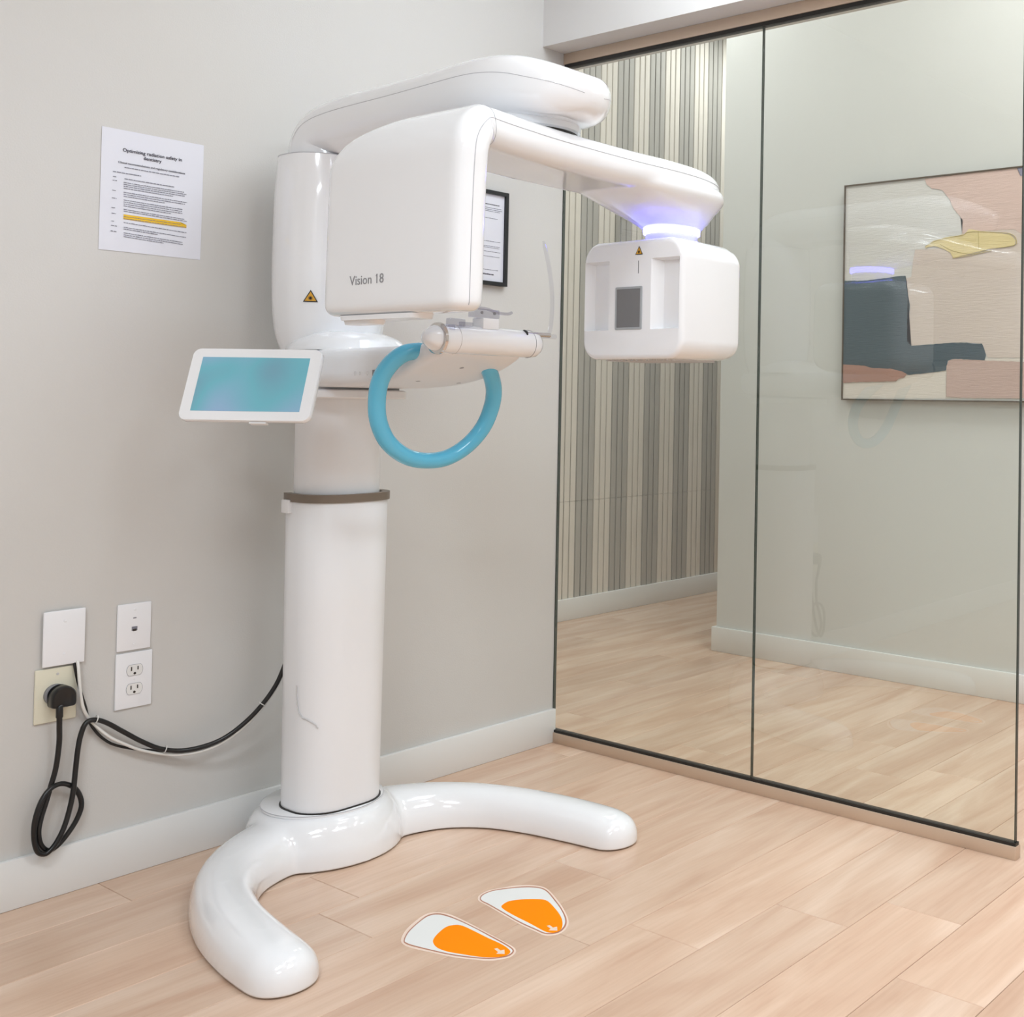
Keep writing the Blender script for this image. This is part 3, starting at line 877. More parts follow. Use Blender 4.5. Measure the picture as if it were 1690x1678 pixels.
fin_w('plate_spacer', loft_bm([sec((XC, -0.24, z_), X, Y, 0.113, 0.107, 0.05, 7) for z_ in (1.120, 1.140)]), 'lip', mc, auto=40)
# icons on the arm's left side
bm = bmesh.new(); xs_ = XC-0.1335
for (px, py, w, h) in ((586, 616, 6, 8), (594, 616, 3, 6), (606, 616, 5, 7)):
    p = at(px, py, 0, xs_); k = 0.0012
    tube_bm([p+Y*(w*k/2*math.cos(t))+Z*(h*k/2*math.sin(t))-X*0.0002 for t in [2*math.pi*q/12 for q in range(12)]], 0.0004, 4, bm, closed=True)
tag(fin_w('switch_icons', bm, 'lip', ca), kind='stuff')
p = at(618, 615, 0, xs_); box('grey_switch', (xs_-0.0012, p.y-0.0065, p.z-0.0065), (xs_+0.001, p.y+0.0065, p.z+0.0065), 'mark', ca)
for px, py in ((762, 607), (690, 629), (757, 632)):
    p, n = hit(ca, px, py)
    if p: fin_w('screw', lathe_bm(p-n*0.003, n, [(0, 0.005), (0.0034, 0.005)], 12), 'text', ca)
# chin cylinder along X
CYL = V((XC, -0.778, 1.2325)); RC = 0.0315
cy = fin_w('chin_rest', lathe_bm(CYL-X*0.122, X, [(0, 0.026), (0.001, 0.0295), (0.012, RC), (0.245, RC), (0.257, 0.030), (0.266, 0.024), (0.271, 0.014), (0.2725, 0)], 40), 'white', mc, auto=40)
fin_w('chin_rest_seam', tube_bm([CYL+X*0.118+Y*(RC+0.0002)*math.cos(t)+Z*(RC+0.0002)*math.sin(t) for t in [2*math.pi*k/40 for k in range(40)]], 0.0006, 5, closed=True), 'mark', cy)
fin_w('chin_rest_seam', tube_bm([CYL-X*0.085+Y*(RC+0.0002)*math.cos(t)+Z*(RC+0.0002)*math.sin(t) for t in [2*math.pi*k/40 for k in range(40)]], 0.0006, 5, closed=True), 'lip', cy)
fin_w('knob_ring', lathe_bm(CYL-X*0.128, X, [(0, 0.030), (0.001, 0.0335), (0.007, 0.0345), (0.009, 0.032)], 40), 'chrome', cy, auto=40)
kb = bmesh.new()
secs = []
for d, r, f in ((0.0, 0.0275, 0), (-0.006, 0.0275, 0.3), (-0.014, 0.025, 0.8), (-0.022, 0.020, 1.0), (-0.028, 0.014, 1.0), (-0.031, 0.005, 0.6)):
    secs.append([CYL-X*0.126+X*d+(Y*math.cos(t)+Z*math.sin(t))*r*(1-0.05*f*(1+math.cos(6*t))) for t in [2*math.pi*k/36 for k in range(36)]])
fin_w('end_knob', loft_bm(secs, kb), 'white', cy, auto=50)
# pedestal + clear bite parts
fin_w('bite_pedestal', box_bm((XC-0.022, CYL.y-0.020, 1.258), (XC+0.022, CYL.y+0.018, 1.283), 0.003), 'white', cy, auto=40)
bm = box_bm((XC-0.040, CYL.y-0.014, 1.283), (XC+0.028, CYL.y+0.010, 1.303), 0.003)
tube_bm(cr([(XC-0.036, CYL.y-0.012, 1.304), (XC-0.005, CYL.y-0.012, 1.303), (XC+0.02, CYL.y-0.012, 1.297), (XC+0.05, CYL.y-0.012, 1.296), (XC+0.062, CYL.y-0.012, 1.300)], 5), 0.0035, 8, bm)
fin_w('bite_guide', bm, 'clear2', cy, auto=40)
fin_w('guide_screw', lathe_bm((XC-0.022, CYL.y-0.0145, 1.294), (0, -1, 0), [(0, 0.0035), (0.0015, 0.0035)], 10), 'mark', cy)
fin_w('guide_screw', lathe_bm((XC+0.012, CYL.y-0.0145, 1.294), (0, -1, 0), [(0, 0.0035), (0.0015, 0.0035)], 10), 'mark', cy)
bm = box_bm((CYL.x-0.115, CYL.y-0.030, 1.258), (CYL.x-0.075, CYL.y-0.014, 1.276), 0.003)
box_bm((CYL.x-0.085, CYL.y-0.026, 1.260), (CYL.x-0.052, CYL.y-0.018, 1.270), 0.002, bm=bm)
box_bm((CYL.x-0.112, CYL.y-0.026, 1.236), (CYL.x-0.098, CYL.y-0.030+0.012, 1.262), 0.002, bm=bm)
fin_w('temple_clamp', bm, 'clear2', cy, auto=40)
# right-hand temple support: socket, rod and tall clear blade
e0 = CYL+X*0.095+Y*(-0.016)+Z*0.021
fin_w('rod_socket', lathe_bm(e0, X, [(0, 0.010), (0.004, 0.0095)], 20), 'dark', cy, auto=40)
fin_w('support_rod', tube_bm([e0+X*0.001, e0+X*0.075+Z*0.002], 0.0055, 12), 'chrome', cy, auto=40)
bm = tube_bm([e0+X*0.040-Z*0.002, e0+X*0.092-Z*0.001], 0.0058, 10)
q_ = -0.795
bl = [at(907, 549, 1, q_), at(910, 530, 1, q_), at(911.5, 500, 1, q_), at(910, 470, 1, q_), at(906, 440, 1, q_), at(901, 415, 1, q_), at(897, 398, 1, q_)]
secs = []
for i, p in enumerate(cr([tuple(b) for b in bl], 4)):
    p = V(p); w = 0.0065 if i < 22 else 0.0065-0.0012*(i-21)
    secs.append([p+X*w*math.cos(t)+Y*0.0022*math.sin(t) for t in [2*math.pi*k/12 for k in range(12)]])
loft_bm(secs, bm)
fin_w('temple_support', bm, 'clear', cy, auto=50)
# ---- blue handle loop
hy_ = -0.62
hl = [(712, 577, -0.715), (693, 579, -0.700), (668, 583, -0.690), (645, 600, -0.670), (628, 627, -0.645), (622, 662, -0.625), (625, 697, -0.612), (640, 729, -0.604), (668, 752, -0.600), (702, 760, -0.600), (738, 755, -0.603), (771, 735, -0.610), (797, 705, -0.622), (811, 672, -0.640), (815, 645, -0.660), (811, 622, -0.680), (803, 601, -0.700)]
HP = cr([tuple(at(px, py, 1, y)) for px, py, y in hl], 6)
rs = []
for i in range(len(HP)):
    t = i/(len(HP)-1); rs.append(0.0185*min(1, 0.45+t*9)*min(1, 0.85+(1-t)*6))
hd = fin_w('handle_loop', tube_bm(HP, 0.0185, 20, rs=rs), 'blue', mc, auto=60); tag(hd, 'bright sky-blue grab handle loop')
# ---- control monitor
mr = V((math.cos(0.985), -math.sin(0.985), 0)); mn0 = V((-math.sin(0.985), -math.cos(0.985), 0)); tl = math.radians(21)
mn = mn0*math.cos(tl)+Z*math.sin(tl); mu = Z*math.cos(tl)-mn0*math.sin(tl)
d_ = _f*FOC + _r*(414-CX) - _u*(634-CY)
mcen = CAM + d_*(2.46/(d_.dot(_f)))
mo = []
for off, ins, r in ((-0.022, 0.012, 0.008), (-0.018, 0.004, 0.014), (-0.012, 0.0, 0.018), (-0.002, 0.0, 0.018), (0.0, 0.0015, 0.0165)):
    mo.append(sec(mcen+mn*off, mr, mu, 0.1405-ins, 0.0835-ins, r, 6))
mon = fin_w('monitor', loft_bm(mo), 'white', mc, auto=40); tag(mon, 'white tilted touch monitor with teal screen')
fin_w('screen', slab_bm([mcen+mn*0.0001+mr*x+mu*y for x, y in ((-0.116, -0.062), (0.116, -0.062), (0.116, 0.062), (-0.116, 0.062))], mn, 0.0006), 'screen', mon)
bm = bmesh.new(); c_ = mcen-mu*0.0845-mn*0.010+mr*0.03
slab_bm([c_+mr*x+mn*y for x, y in ((-0.018, -0.006), (0.018, -0.006), (0.018, 0.006), (-0.018, 0.006))], -mu, 0.003, bm)
fin_w('monitor_button', bm, 'white2', mon)
fin_w('monitor_arm', tube_bm([mcen-mn*0.02, mcen-mn*0.05+mr*0.02, V((XC-0.12, -0.30, 1.185))], 0.016, 14), 'white2', mc, auto=50)
# housing label
def pj(p):
    d = V(p)-CAM; z = d.dot(_f)
    return CX+FOC*d.dot(_r)/z, CY-FOC*d.dot(_u)/z


hr = min(range(len(HS)), key=lambda k: abs(pj((XC-0.09, HYC-0.09, HS[k][0].z))[1]-487)); ring_ = HS[hr]
ki = min((k for k in range(len(ring_)) if ring_[k].y < HYC), key=lambda k: abs(pj(ring_[k])[0]-516))
e1_ = (ring_[(ki+1) % len(ring_)]-ring_[ki-1]).normalized(); e1_ = e1_ if e1_.x > 0 else -e1_
nn_ = V((e1_.y, -e1_.x, 0)); nn_ = nn_ if nn_.y < 0 else -nn_
triangle(ring_[ki]+nn_*0.0015, e1_, Z, nn_, 0.030, house)

# ================================================================== FLOOR STICKERS
S3 = lambda pts: [(640+x*0.18935, 1440+y*0.18935) for x, y in pts]


def closed_cr(P, n=4):
    P = list(P); N = len(P); out = []
    for i in range(N):
        p0, p1, p2, p3 = P[i-1], P[i], P[(i+1) % N], P[(i+2) % N]
        for k in range(n):
            t = k/n; out.append(tuple(0.5*(2*b+(c-a)*t+(2*a-5*b+4*c-d)*t*t+(3*b-3*c+d-a)*t**3) for a, b, c, d in zip(p0, p1, p2, p3)))
    return out


def floor_poly(name, pts, z, m, parent, smooth=True, t=0.0002, grow=0.0):
    P = S3(pts)
    if smooth: P = closed_cr(P)
    W = [at(x, y, 2, 0.0) for x, y in P]
    if grow:
        c = sum(W, V((0, 0, 0)))/len(W); W = [w+(w-c).normalized()*grow for w in W]
    bm_ = slab_bm([V((w.x, w.y, z)) for w in W][::-1], (0, 0, 1), t)
    return fin_w(name, bm_, m, parent)


LO = [(115, 590), (150, 510), (230, 430), (330, 362), (420, 345), (530, 360), (640, 405), (760, 465), (880, 530), (1000, 595), (1090, 645), (1118, 685), (1080, 730), (1000, 755), (880, 768), (720, 755), (560, 735), (400, 700), (240, 665), (150, 635)]
LM = [(138, 590), (175, 515), (265, 430), (350, 370), (440, 355), (530, 375), (640, 420), (760, 478), (895, 548), (1015, 612), (1085, 658), (1098, 690), (1060, 725), (990, 742), (880, 752), (720, 742), (560, 720), (400, 686), (240, 648), (160, 622)]
LI = [(148, 590), (186, 517), (274, 434), (355, 380), (440, 367), (530, 387), (640, 430), (760, 488), (893, 560), (1008, 622), (1074, 664), (1085, 690), (1050, 717), (985, 734), (880, 744), (720, 733), (560, 711), (400, 677), (240, 638), (168, 614)]
LG = [(395, 610), (405, 570), (450, 520), (510, 475), (580, 458), (650, 465), (760, 515), (880, 575), (990, 625), (1055, 670), (1066, 700), (1020, 728), (920, 741), (800, 736), (650, 713), (520, 690), (430, 655)]
LA = [(928, 667), (953, 660), (983, 682), (1016, 674), (1019, 712), (945, 710), (963, 696)]
RO = [(785, 230), (800, 195), (880, 155), (1000, 130), (1120, 112), (1240, 108), (1340, 120), (1400, 150), (1470, 225), (1530, 310), (1572, 400), (1572, 460), (1530, 515), (1460, 545), (1370, 548), (1300, 520), (1150, 450), (1000, 365), (880, 295), (805, 255)]
RM = [(803, 225), (825, 190), (910, 155), (1030, 136), (1140, 124), (1240, 120), (1335, 131), (1395, 162), (1458, 235), (1518, 318), (1556, 400), (1553, 460), (1515, 508), (1455, 532), (1370, 534), (1295, 503), (1150, 437), (1000, 351), (880, 282), (818, 250)]
RI = [(812, 222), (838, 192), (915, 162), (1032, 144), (1140, 133), (1240, 130), (1330, 140), (1388, 170), (1448, 240), (1508, 322), (1543, 400), (1540, 455), (1505, 500), (1448, 523), (1372, 525), (1297, 494), (1152, 428), (1003, 343), (884, 275), (824, 245)]
RG = [(990, 300), (1010, 275), (1060, 250), (1160, 236), (1260, 232), (1350, 236), (1400, 255), (1450, 305), (1500, 370), (1522, 430), (1515, 490), (1470, 520), (1410, 525), (1350, 505), (1240, 445), (1120, 385), (1030, 335)]
RA = [(1385, 467), (1410, 460), (1440, 482), (1475, 474), (1478, 508), (1402, 506), (1420, 492)]
for lab, (o_, m_, i_, g_, ar) in {'orange and white footprint sticker on the floor, nearer the camera and left of its pair': (LO, LM, LI, LG, LA),
                                  'orange and white footprint sticker on the floor, further back and right of its pair': (RO, RM, RI, RG, RA)}.items():
    P = S3(o_); W = [at(x, y, 2, 0) for x, y in P]; c = sum(W, V((0, 0, 0)))/len(W)
    t = empty('footprint_sticker', (c.x, c.y, 0)); tag(t, lab, 'floor sticker', 'footprint stickers in front of the x-ray machine')
    floor_poly('sticker_border', o_, 0.0001, 'stick_edge', t)
    floor_poly('outline', m_, 0.0003, 'stick_line', t)
    floor_poly('white_field', i_, 0.0005, 'stick_white', t)
    floor_poly('orange_field', g_, 0.0007, 'orange', t)
    floor_poly('arrow', ar, 0.0009, 'stick_edge', t, smooth=False)

# ================================================================== THINGS ON THE BACK WALL
# ---- safety notice
c = at(249, 320, 1, 0)
nt_ = empty('paper_notice', (c.x, 0, c.z)); tag(nt_, 'white printed paper sheet with one line highlighted yellow, left of the x-ray machine', 'notice')
pa = [at(168, 208, 1, 0), at(336, 240, 1, 0), at(330, 429, 1, 0), at(162, 411, 1, 0)]
PYY = -0.0022
bm = bmesh.new(); gx, gz = 10, 10; g_ = []
for iy in (0, 1):
    lay = []
    for j_ in range(gz+1):
        r_ = []
        for i in range(gx+1):
            u_, v_ = i/gx, j_/gz
            p = pa[3].lerp(pa[2], u_).lerp(pa[0].lerp(pa[1], u_), v_)
            cu = 0.0012*math.sin(3.1*v_)*u_ + 0.0006*math.sin(6*u_+2*v_)
            r_.append(bm.verts.new((p.x, -0.0006-max(0, cu)*0.6-(0.0005 if iy else 0), p.z)))
        lay.append(r_)
    g_.append(lay)
for iy in (0, 1):
    for j_ in range(gz):
        for i in range(gx):
            L_ = g_[iy]; bm.faces.new((L_[j_][i], L_[j_][i+1], L_[j_+1][i+1], L_[j_+1][i]))
rim = [(0, i) for i in range(gx+1)]+[(j_, gx) for j_ in range(1, gz+1)]+[(gz, i) for i in range(gx-1, -1, -1)]+[(j_, 0) for j_ in range(gz-1, 0, -1)]
for k in range(len(rim)):
    a_, b_ = rim[k], rim[(k+1) % len(rim)]
    bm.faces.new((g_[0][a_[0]][a_[1]], g_[0][b_[0]][b_[1]], g_[1][b_[0]][b_[1]], g_[1][a_[0]][a_[1]]))
fin_w('sheet', bm, 'paper', nt_, auto=40)
Z4 = lambda x, y: at(140+x*0.14895, 190+y*0.14895, 1, PYY)
place_text('title_text', 'Optimizing radiation safety in', Z4(422, 400), Z4(1075, 513), Z, 'ink', nt_, bold=0.006)
place_text('title_text', 'dentistry', Z4(652, 494), Z4(850, 530), Z, 'ink', nt_, bold=0.006)
place_text('subtitle_text', 'Clinical recommendations and regulatory considerations', Z4(370, 527), Z4(1110, 657), Z, 'ink', nt_)


def dashes(name, rows, m, parent, h, fx, seed=3, y_=None):
    rnd = random.Random(seed); bm_ = bmesh.new()
    for p0, p1 in rows:
        p0, p1 = V(p0), V(p1); L_ = (p1-p0).length; d = (p1-p0)/L_; s = 0
        while s < L_-0.001:
            w = min(rnd.uniform(0.0025, 0.009), L_-s)
            a0, a1 = p0+d*s, p0+d*(s+w); hh = h*rnd.uniform(0.8, 1.1)
            slab_bm([a0, a1, a1+Z*hh, a0+Z*hh], (0, -1, 0), 0.0003, bm_)
            s += w+rnd.uniform(0.0008, 0.0016)
    return tag(fin_w(name, bm_, m, parent), kind='stuff')


rows = [(Z4(440, 582), Z4(1045, 688)), (Z4(312, 626), Z4(632, 680)), (Z4(440, 708), Z4(990, 800))]
dashes('printed_heading', rows, 'ink2', nt_, 0.0019, 0)
sl = 0.178
rows = []
for y, e in ((748, 1105), (769, 1125), (790, 1105), (812, 985), (857, 1130), (879, 1110), (901, 885), (942, 1085), (964, 1075), (986, 1080), (1008, 960), (1046, 1110), (1066, 1130), (1192, 1125), (1244, 1120), (1264, 810), (1306, 1080), (1328, 1085), (1348, 870)):
    rows.append((Z4(430, y), Z4(e, y+(e-430)*0.165)))
dashes('printed_lines', rows, 'ink2', nt_, 0.0016, 0, 5)
rows = [(Z4(x, y), Z4(x+w, y+w*0.165)) for x, y, w in ((312, 682, 35), (308, 722, 48), (303, 833, 48), (300, 918, 52), (294, 1024, 52), (296, 1088, 48), (294, 1174, 30), (290, 1222, 66), (286, 1284, 70))]
dashes('printed_margin', rows, 'ink2', nt_, 0.0016, 0, 6)
bm = slab_bm([Z4(430, 1098), Z4(428, 1152), Z4(1125, 1250), Z4(1125, 1215), Z4(1062, 1205), Z4(1062, 1186)][::-1], (0, -1, 0), 0.0002)
hl_ = fin_w('highlighted_band', bm, 'hilite', nt_); tag(hl_, 'yellow highlighter band')
dashes('highlighted_text', [(V(Z4(432, 1125))-Y*0.0003, V(Z4(1060, 1212))-Y*0.0003), (V(Z4(432, 1148))-Y*0.0003, V(Z4(1120, 1245))-Y*0.0003)], 'mark', nt_, 0.0013, 0, 8)

# ---- framed notice right of the column
fz1, fz0, fx1 = 1.738, 1.450, -0.237; fx0 = fx1-0.235
fr = empty('framed_notice', ((fx0+fx1)/2, 0, (fz0+fz1)/2)); tag(fr, 'black framed white document hung on the wall behind the rotating arm', 'framed notice')
bm = bmesh.new(); fw = 0.0115
for a_, b_ in (((fx0, -0.018, fz0), (fx0+fw, -0.0005, fz1)), ((fx1-fw, -0.018, fz0), (fx1, -0.0005, fz1)), ((fx0+fw, -0.018, fz0), (fx1-fw, -0.0005, fz0+fw)), ((fx0+fw, -0.018, fz1-fw), (fx1-fw, -0.0005, fz1))):
    box_bm(a_, b_, bm=bm)
fin_w('frame', bm, 'frame', fr)
box('document', (fx0+fw, -0.010, fz0+fw), (fx1-fw, -0.002, fz1-fw), 'paper', fr)
FR = lambda y, x1_, x0_=fx0+0.03: ((V((x0_, -0.0102, at(815, y, 1, -0.0102).z)), V((x1_, -0.0102, at(815, y, 1, -0.0102).z-0.001))))
dashes('printed_heading', [FR(338.5, fx1-0.030)], 'ink', fr, 0.0026, 0, 2)
dashes('printed_lines', [FR(344, fx1-0.022), FR(347, fx1-0.020), FR(349.5, fx1-0.028), FR(361, fx1-0.036), FR(399, fx1-0.024), FR(407, fx1-0.026), FR(409.5, fx1-0.028), FR(416, fx1-0.022), FR(424, fx1-0.026), FR(446, fx1-0.030)], 'ink2', fr, 0.0018, 0, 4)
dashes('printed_footer', [FR(454, fx1-0.045)], 'ink', fr, 0.004, 0, 12)

# ---- wall plates


def plate(name, x0, x1, z0, z1, y, m, label, skew=0.0, cat='wall plate'):
    t = empty(name, ((x0+x1)/2, 0, (z0+z1)/2)); tag(t, label, cat)
    bm_ = box_bm((x0, y-0.0055, z0), (x1, y, z1), 0.0022, 3)
    for v in bm_.verts: v.co.z += skew*(v.co.x-x0)/(x1-x0)
    fin_w('cover', bm_, m, t, auto=40)
    return t


def screw(c, parent, m='lip', r=0.0028):
    bm_ = lathe_bm(c, (0, -1, 0), [(0, r), (0.0008, r), (0.0012, r*0.7), (0.0012, 0)], 14)
    fin_w('screw', bm_, m, parent, auto=40)


bl_ = plate('blank_wall_plate', -1.4665, -1.384, 0.5055, 0.626, -0.0065, 'plate', 'blank white wall plate, top left, overlapping the ivory plate below')
for z in (0.530, 0.602): screw((-1.425, -0.012, z), bl_, 'plate')
iv = plate('power_outlet', -1.4775, -1.3955, 0.3830, 0.5010, -0.0003, 'ivory', 'ivory power outlet plate with the black plug in it', cat='power outlet')
screw((-1.4345, -0.0058, 0.487), iv, 'lip')
fin_w('socket', lathe_bm((-1.4385, -0.0058, 0.443), (0, -1, 0), [(0, 0.023), (0.008, 0.023), (0.009, 0.021)], 36), 'mark', iv, auto=40)
dp = plate('data_outlet', -1.3155, -1.2425, 0.5125, 0.6205, -0.0003, 'plate', 'white wall plate with a single data jack, above the double power outlet', cat='data outlet')
cxp = -1.279
for z in (0.527, 0.606): screw((cxp, -0.0058, z), dp, 'plate')
box('data_jack', (cxp-0.006, -0.0064, 0.5575), (cxp+0.006, -0.0052, 0.567), 'ink2', dp)
box('jack_contact', (cxp-0.004, -0.0068, 0.5565), (cxp+0.004, -0.0060, 0.5615), 'slot', dp)
box('jack_label', (cxp-0.0035, -0.0062, 0.5855), (cxp+0.0035, -0.0052, 0.5880), 'ink2', dp)
do = plate('power_outlet', -1.3165, -1.2375, 0.3795, 0.5075, -0.0003, 'plate', 'white double power outlet plate, empty, below the data jack', cat='power outlet')
cxo = -1.2765
for z in (0.4665, 0.4235):
    pts_ = [V((cxo+0.0175*math.cos(t), -0.0056, z+max(-0.0125, min(0.0125, 0.0175*math.sin(t))))) for t in [2*math.pi*k/32 for k in range(32)]]
    rc = fin_w('receptacle', slab_bm(pts_, (0, -1, 0), 0.0016), 'base', do, auto=30)
    box('slot', (cxo-0.0085, -0.0078, z-0.001), (cxo-0.0062, -0.0070, z+0.008), 'slot', rc)
    box('slot', (cxo+0.0055, -0.0078, z-0.000), (cxo+0.0078, -0.0070, z+0.008), 'slot', rc)
    fin_w('ground_hole', lathe_bm((cxo, -0.0070, z-0.0075), (0, -1, 0), [(0, 0.0028), (0.0009, 0.0028)], 12), 'slot', rc)
    fin_w('receptacle_edge', tube_bm([p-Y*0.0014 for p in pts_], 0.0004, 4, closed=True), 'ink2', rc)
screw((cxo, -0.0058, 0.445), do, 'plate', 0.002)

# ---- cables
Z5 = lambda x, y, d: at(30+x*0.28402, 970+y*0.28402, 1, -d)
pc = empty('power_cable', at(97, 1150, 1, 0)); pc.location.y = 0
tag(pc, 'thick black power cord looping on the wall between the ivory outlet and the machine', 'cable')
PWC = [(240, 690, .040), (239, 800, .034), (238, 900, .028), (220, 1040, .026), (190, 1150, .024), (160, 1250, .028), (132, 1340, .030), (118, 1420, .032), (130, 1490, .030), (170, 1525, .028), (225, 1500, .024), (290, 1425, .022), (345, 1335, .022), (368, 1250, .022),
       (335, 1170, .024), (262, 1137, .030), (190, 1165, .036), (135, 1240, .040), (98, 1350, .040), (92, 1450, .038), (112, 1530, .038), (160, 1545, .038), (215, 1490, .038), (265, 1395, .038), (300, 1280, .036), (320, 1180, .034), (333, 1060, .030), (345, 950, .028),
       (362, 860, .026), (392, 788, .026), (440, 766, .026), (510, 782, .026), (610, 835, .026), (720, 893, .026), (830, 935, .030), (950, 945, .040), (1080, 920, .054), (1200, 870, .068), (1320, 780, .084), (1420, 675, .098), (1500, 560, .108), (1552, 440, .115), (1590, 330, .118), (1640, 240, .118)]
PP = [V(p) for p in cr([tuple(Z5(*p)) for p in PWC], 5)]
fin_w('sheath', tube_bm(PP, 0.0054, 12), 'black', pc, auto=60)
pl = V((-1.4335, 0, 0.443))
bm = bmesh.new(); secs = []
for d, s in ((0.015, 0.93), (0.017, 1), (0.034, 1), (0.040, 0.96), (0.043, 0.86)):
    out_ = []
    for k in range(28):
        t = 2*math.pi*k/28; x_, z_ = math.cos(t), math.sin(t)
        if z_ < 0: x_ = math.copysign(min(1, abs(x_)*1.0+0.0)**0.25, x_) if abs(x_) > 1e-6 else 0; z_ = -min(1, abs(math.sin(t))**0.35)*0.95
        out_.append(V((pl.x+0.0245*s*x_, -d, pl.z-0.002+0.024*s*z_)))
    secs.append(out_)
fin_w('plug', loft_bm(secs, bm), 'black', pc, auto=50)
fin_w('plug_face', lathe_bm((pl.x-0.002, -0.0148, pl.z), (0, -1, 0), [(0, 0.022), (0.003, 0.023)], 30), 'black', pc, auto=40)
fin_w('strain_relief', tube_bm([V((pl.x-0.001, -0.034, pl.z-0.018)), PP[0], PP[3]], 0.0068, 12), 'black', pc, auto=60)


def thin_cable(name, label, pts, r, m):
    PPx = cr([tuple(Z5(*p)) for p in pts], 5)
    t = empty(name, (PPx[0][0], 0, PPx[0][2])); tag(t, label, 'cable')
    fin_w('sheath', tube_bm(PPx, r, 10), m, t, auto=60)
    return t


wc_ = thin_cable('white_cable', 'thin white cable dropping from under the blank wall plate and along the black cord',
                 [(346, 425, .012), (351, 470, .020), (357, 560, .024), (366, 640, .024), (381, 705, .022), (410, 757, .016), (456, 806, .018), (535, 868, .022), (630, 912, .024), (720, 944, .024), (850, 966, .026), (950, 968, .036), (1080, 944, .050), (1200, 890, .064), (1320, 798, .080), (1420, 692, .094), (1500, 577, .105), (1552, 456, .112), (1590, 345, .115), (1640, 255, .115)], 0.0033, 'cablew')
bc_ = thin_cable('network_cable', 'thin black cable dropping from under the blank wall plate beside the white one',
                 [(324, 425, .008), (332, 470, .012), (346, 540, .014), (368, 620, .014), (390, 690, .012), (405, 752, .008), (430, 806, .012), (482, 866, .012), (555, 910, .012), (680, 936, .013), (850, 948, .016), (950, 952, .028), (1080, 930, .043), (1200, 878, .058), (1320, 789, .074), (1420, 684, .088), (1500, 569, .098), (1552, 447, .105), (1590, 337, .108), (1640, 247, .108)], 0.0031, 'black')
for (x, y, d, lab) in ((440, 782, .020, 'clear white cable tie at the top of the cord loop'), (850, 945, .030, 'clear white cable tie at the lowest point of the cable bundle'), (1418, 677, .098, 'clear white cable tie near the machine column')):
    c_ = Z5(x, y, d); i = min(range(1, len(PP)-1), key=lambda k: (PP[k]-c_).length + (10 if k < 100 else 0)); tdir = (PP[i+1]-PP[i-1]).normalized()
    s = tdir.cross(Y).normalized(); w = tdir.cross(s)
    bm = tube_bm([PP[i]+s*0.0012+(s*math.cos(t)*0.0085+w*math.sin(t)*0.0072) for t in [2*math.pi*k/20 for k in range(20)]], 0.0011, 6, closed=True)
    o = fin('cable_tie', bm, 'cablew', auto=60); tag(o, lab, 'cable tie', 'cable ties on the power cord')

# ================================================================== PAINTING BEHIND THE GLASS
PXP = XP-0.030
Z8 = lambda x, y, d=0.0: at(1160+x*0.31361, 240+y*0.31368, 0, PXP-d)
pt = empty('abstract_painting', (XP, -0.70, 1.57)); tag(pt, 'large abstract painting in slate blue, pink and yellow behind the glass', 'painting')
ty, tz1, tz0, ty2 = -0.222, Z8(775, 215).z, Z8(775, 1333).z, -1.16
box('canvas', (PXP, ty2, tz0), (XP-0.001, ty, tz1), 'p_base', pt)
bm = bmesh.new(); fw = 0.005; e = 0.006
for a_, b_ in (((PXP-e, ty, tz0-fw), (XP-0.001, ty+fw, tz1+fw)), ((PXP-e, ty2-fw, tz0-fw), (XP-0.001, ty2, tz1+fw)), ((PXP-e, ty2, tz1), (XP-0.001, ty, tz1+fw)), ((PXP-e, ty2, tz0-fw), (XP-0.001, ty, tz0))):
    box_bm(a_, b_, bm=bm)
fin_w('picture_frame', bm, 'p_frame', pt)
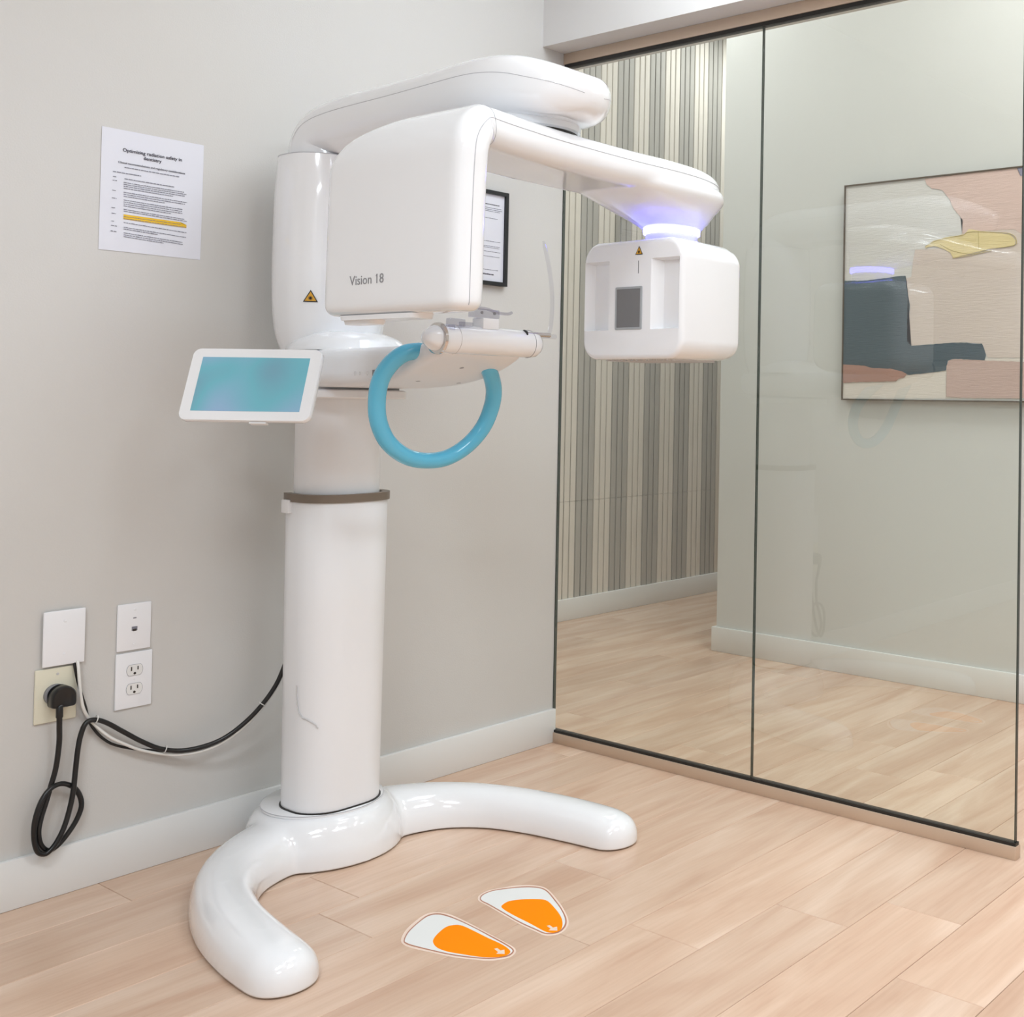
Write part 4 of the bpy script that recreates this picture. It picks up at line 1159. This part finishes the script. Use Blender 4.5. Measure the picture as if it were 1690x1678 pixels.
SH = [('cream_field', 'p_cream', [(735, 1235), (1020, 1235), (1090, 1195), (1290, 1180), (1500, 1120), (1700, 1120), (2200, 1100), (2200, 1332), (735, 1332)], 0.0),
      ('beige_field', 'p_beige', [(1118, 548), (1300, 540), (1400, 420), (1680, 400), (2200, 380), (2200, 1120), (1700, 1118), (1500, 1116), (1470, 1042), (1380, 1034), (1200, 1045), (1100, 1052), (1072, 1020), (1088, 850), (1072, 700), (1098, 690), (1108, 600)], 0.0006),
      ('pink_field', 'p_pink', [(1168, 176), (1500, 130), (2200, 40), (2200, 420), (1680, 470), (1640, 440), (1480, 450), (1366, 462), (1368, 392), (1322, 335), (1296, 278), (1262, 236), (1205, 226), (1180, 208)], 0.0012),
      ('slate_field', 'p_slate', [(735, 712), (840, 712), (900, 706), (980, 696), (1030, 688), (1068, 686), (1072, 730), (1080, 780), (1091, 840), (1086, 900), (1079, 960), (1076, 1030), (1098, 1055), (1200, 1048), (1300, 1040), (1390, 1038), (1440, 1044), (1470, 1042), (1482, 1070), (1491, 1102), (1484, 1130), (1400, 1130), (1316, 1124), (1290, 1132), (1280, 1184), (1190, 1195), (1086, 1207), (1010, 1196), (900, 1180), (735, 1170)], 0.0018),
      ('rust_field', 'p_rust', [(735, 1152), (850, 1158), (890, 1170), (1000, 1176), (1050, 1188), (1075, 1202), (1062, 1220), (1030, 1228), (1018, 1240), (900, 1243), (735, 1248)], 0.0024),
      ('rose_field', 'p_rose', [(1284, 1160), (1296, 1132), (1330, 1123), (1500, 1132), (1700, 1138), (2200, 1130), (2200, 1322), (1700, 1330), (1400, 1328), (1282, 1322)], 0.0024),
      ('yellow_stroke', 'p_yel', [(1172, 535), (1215, 502), (1290, 482), (1380, 468), (1400, 440), (1470, 452), (1560, 462), (1620, 470), (1648, 500), (1640, 528), (1580, 535), (1480, 550), (1400, 572), (1320, 592), (1305, 565), (1270, 545), (1220, 530)], 0.0024),
      ('violet_corner', 'p_vio', [(1655, 112), (1700, 105), (1700, 165), (1672, 160)], 0.0024)]
for nm, mm, poly, d in SH:
    rnd = random.Random(len(poly)); P = []
    Q = [V(Z8(x, y)) for x, y in poly]
    for i in range(len(Q)):
        a_, b_ = Q[i], Q[(i+1) % len(Q)]; n_ = max(1, int((b_-a_).length/0.012))
        for k in range(n_):
            p = a_.lerp(b_, k/n_); j_ = 0.0011 if 0 < k else 0
            p = V((PXP-d-0.0001, min(ty-0.0005, max(ty2+0.0005, p.y+rnd.uniform(-j_, j_))), min(tz1-0.0005, max(tz0+0.0005, p.z+rnd.uniform(-j_, j_)))))
            if not P or (p-P[-1]).length > 1e-4: P.append(p)
    fin_w(nm, slab_bm(P, (-1, 0, 0), 0.0006), mm, pt)
for pts_ in ([(1180, 540), (1172, 530), (1230, 500), (1320, 480), (1370, 470), (1400, 455), (1500, 455), (1620, 465), (1650, 500), (1635, 525), (1540, 540)], [(1250, 520), (1320, 555), (1420, 570), (1500, 545)], [(1315, 592), (1420, 575), (1520, 552)], [(1450, 450), (1452, 540)]):
    fin_w('ochre_line', tube_bm(cr([tuple(Z8(x, y, 0.0034)) for x, y in pts_], 4), 0.0012, 5), 'p_yl', pt)
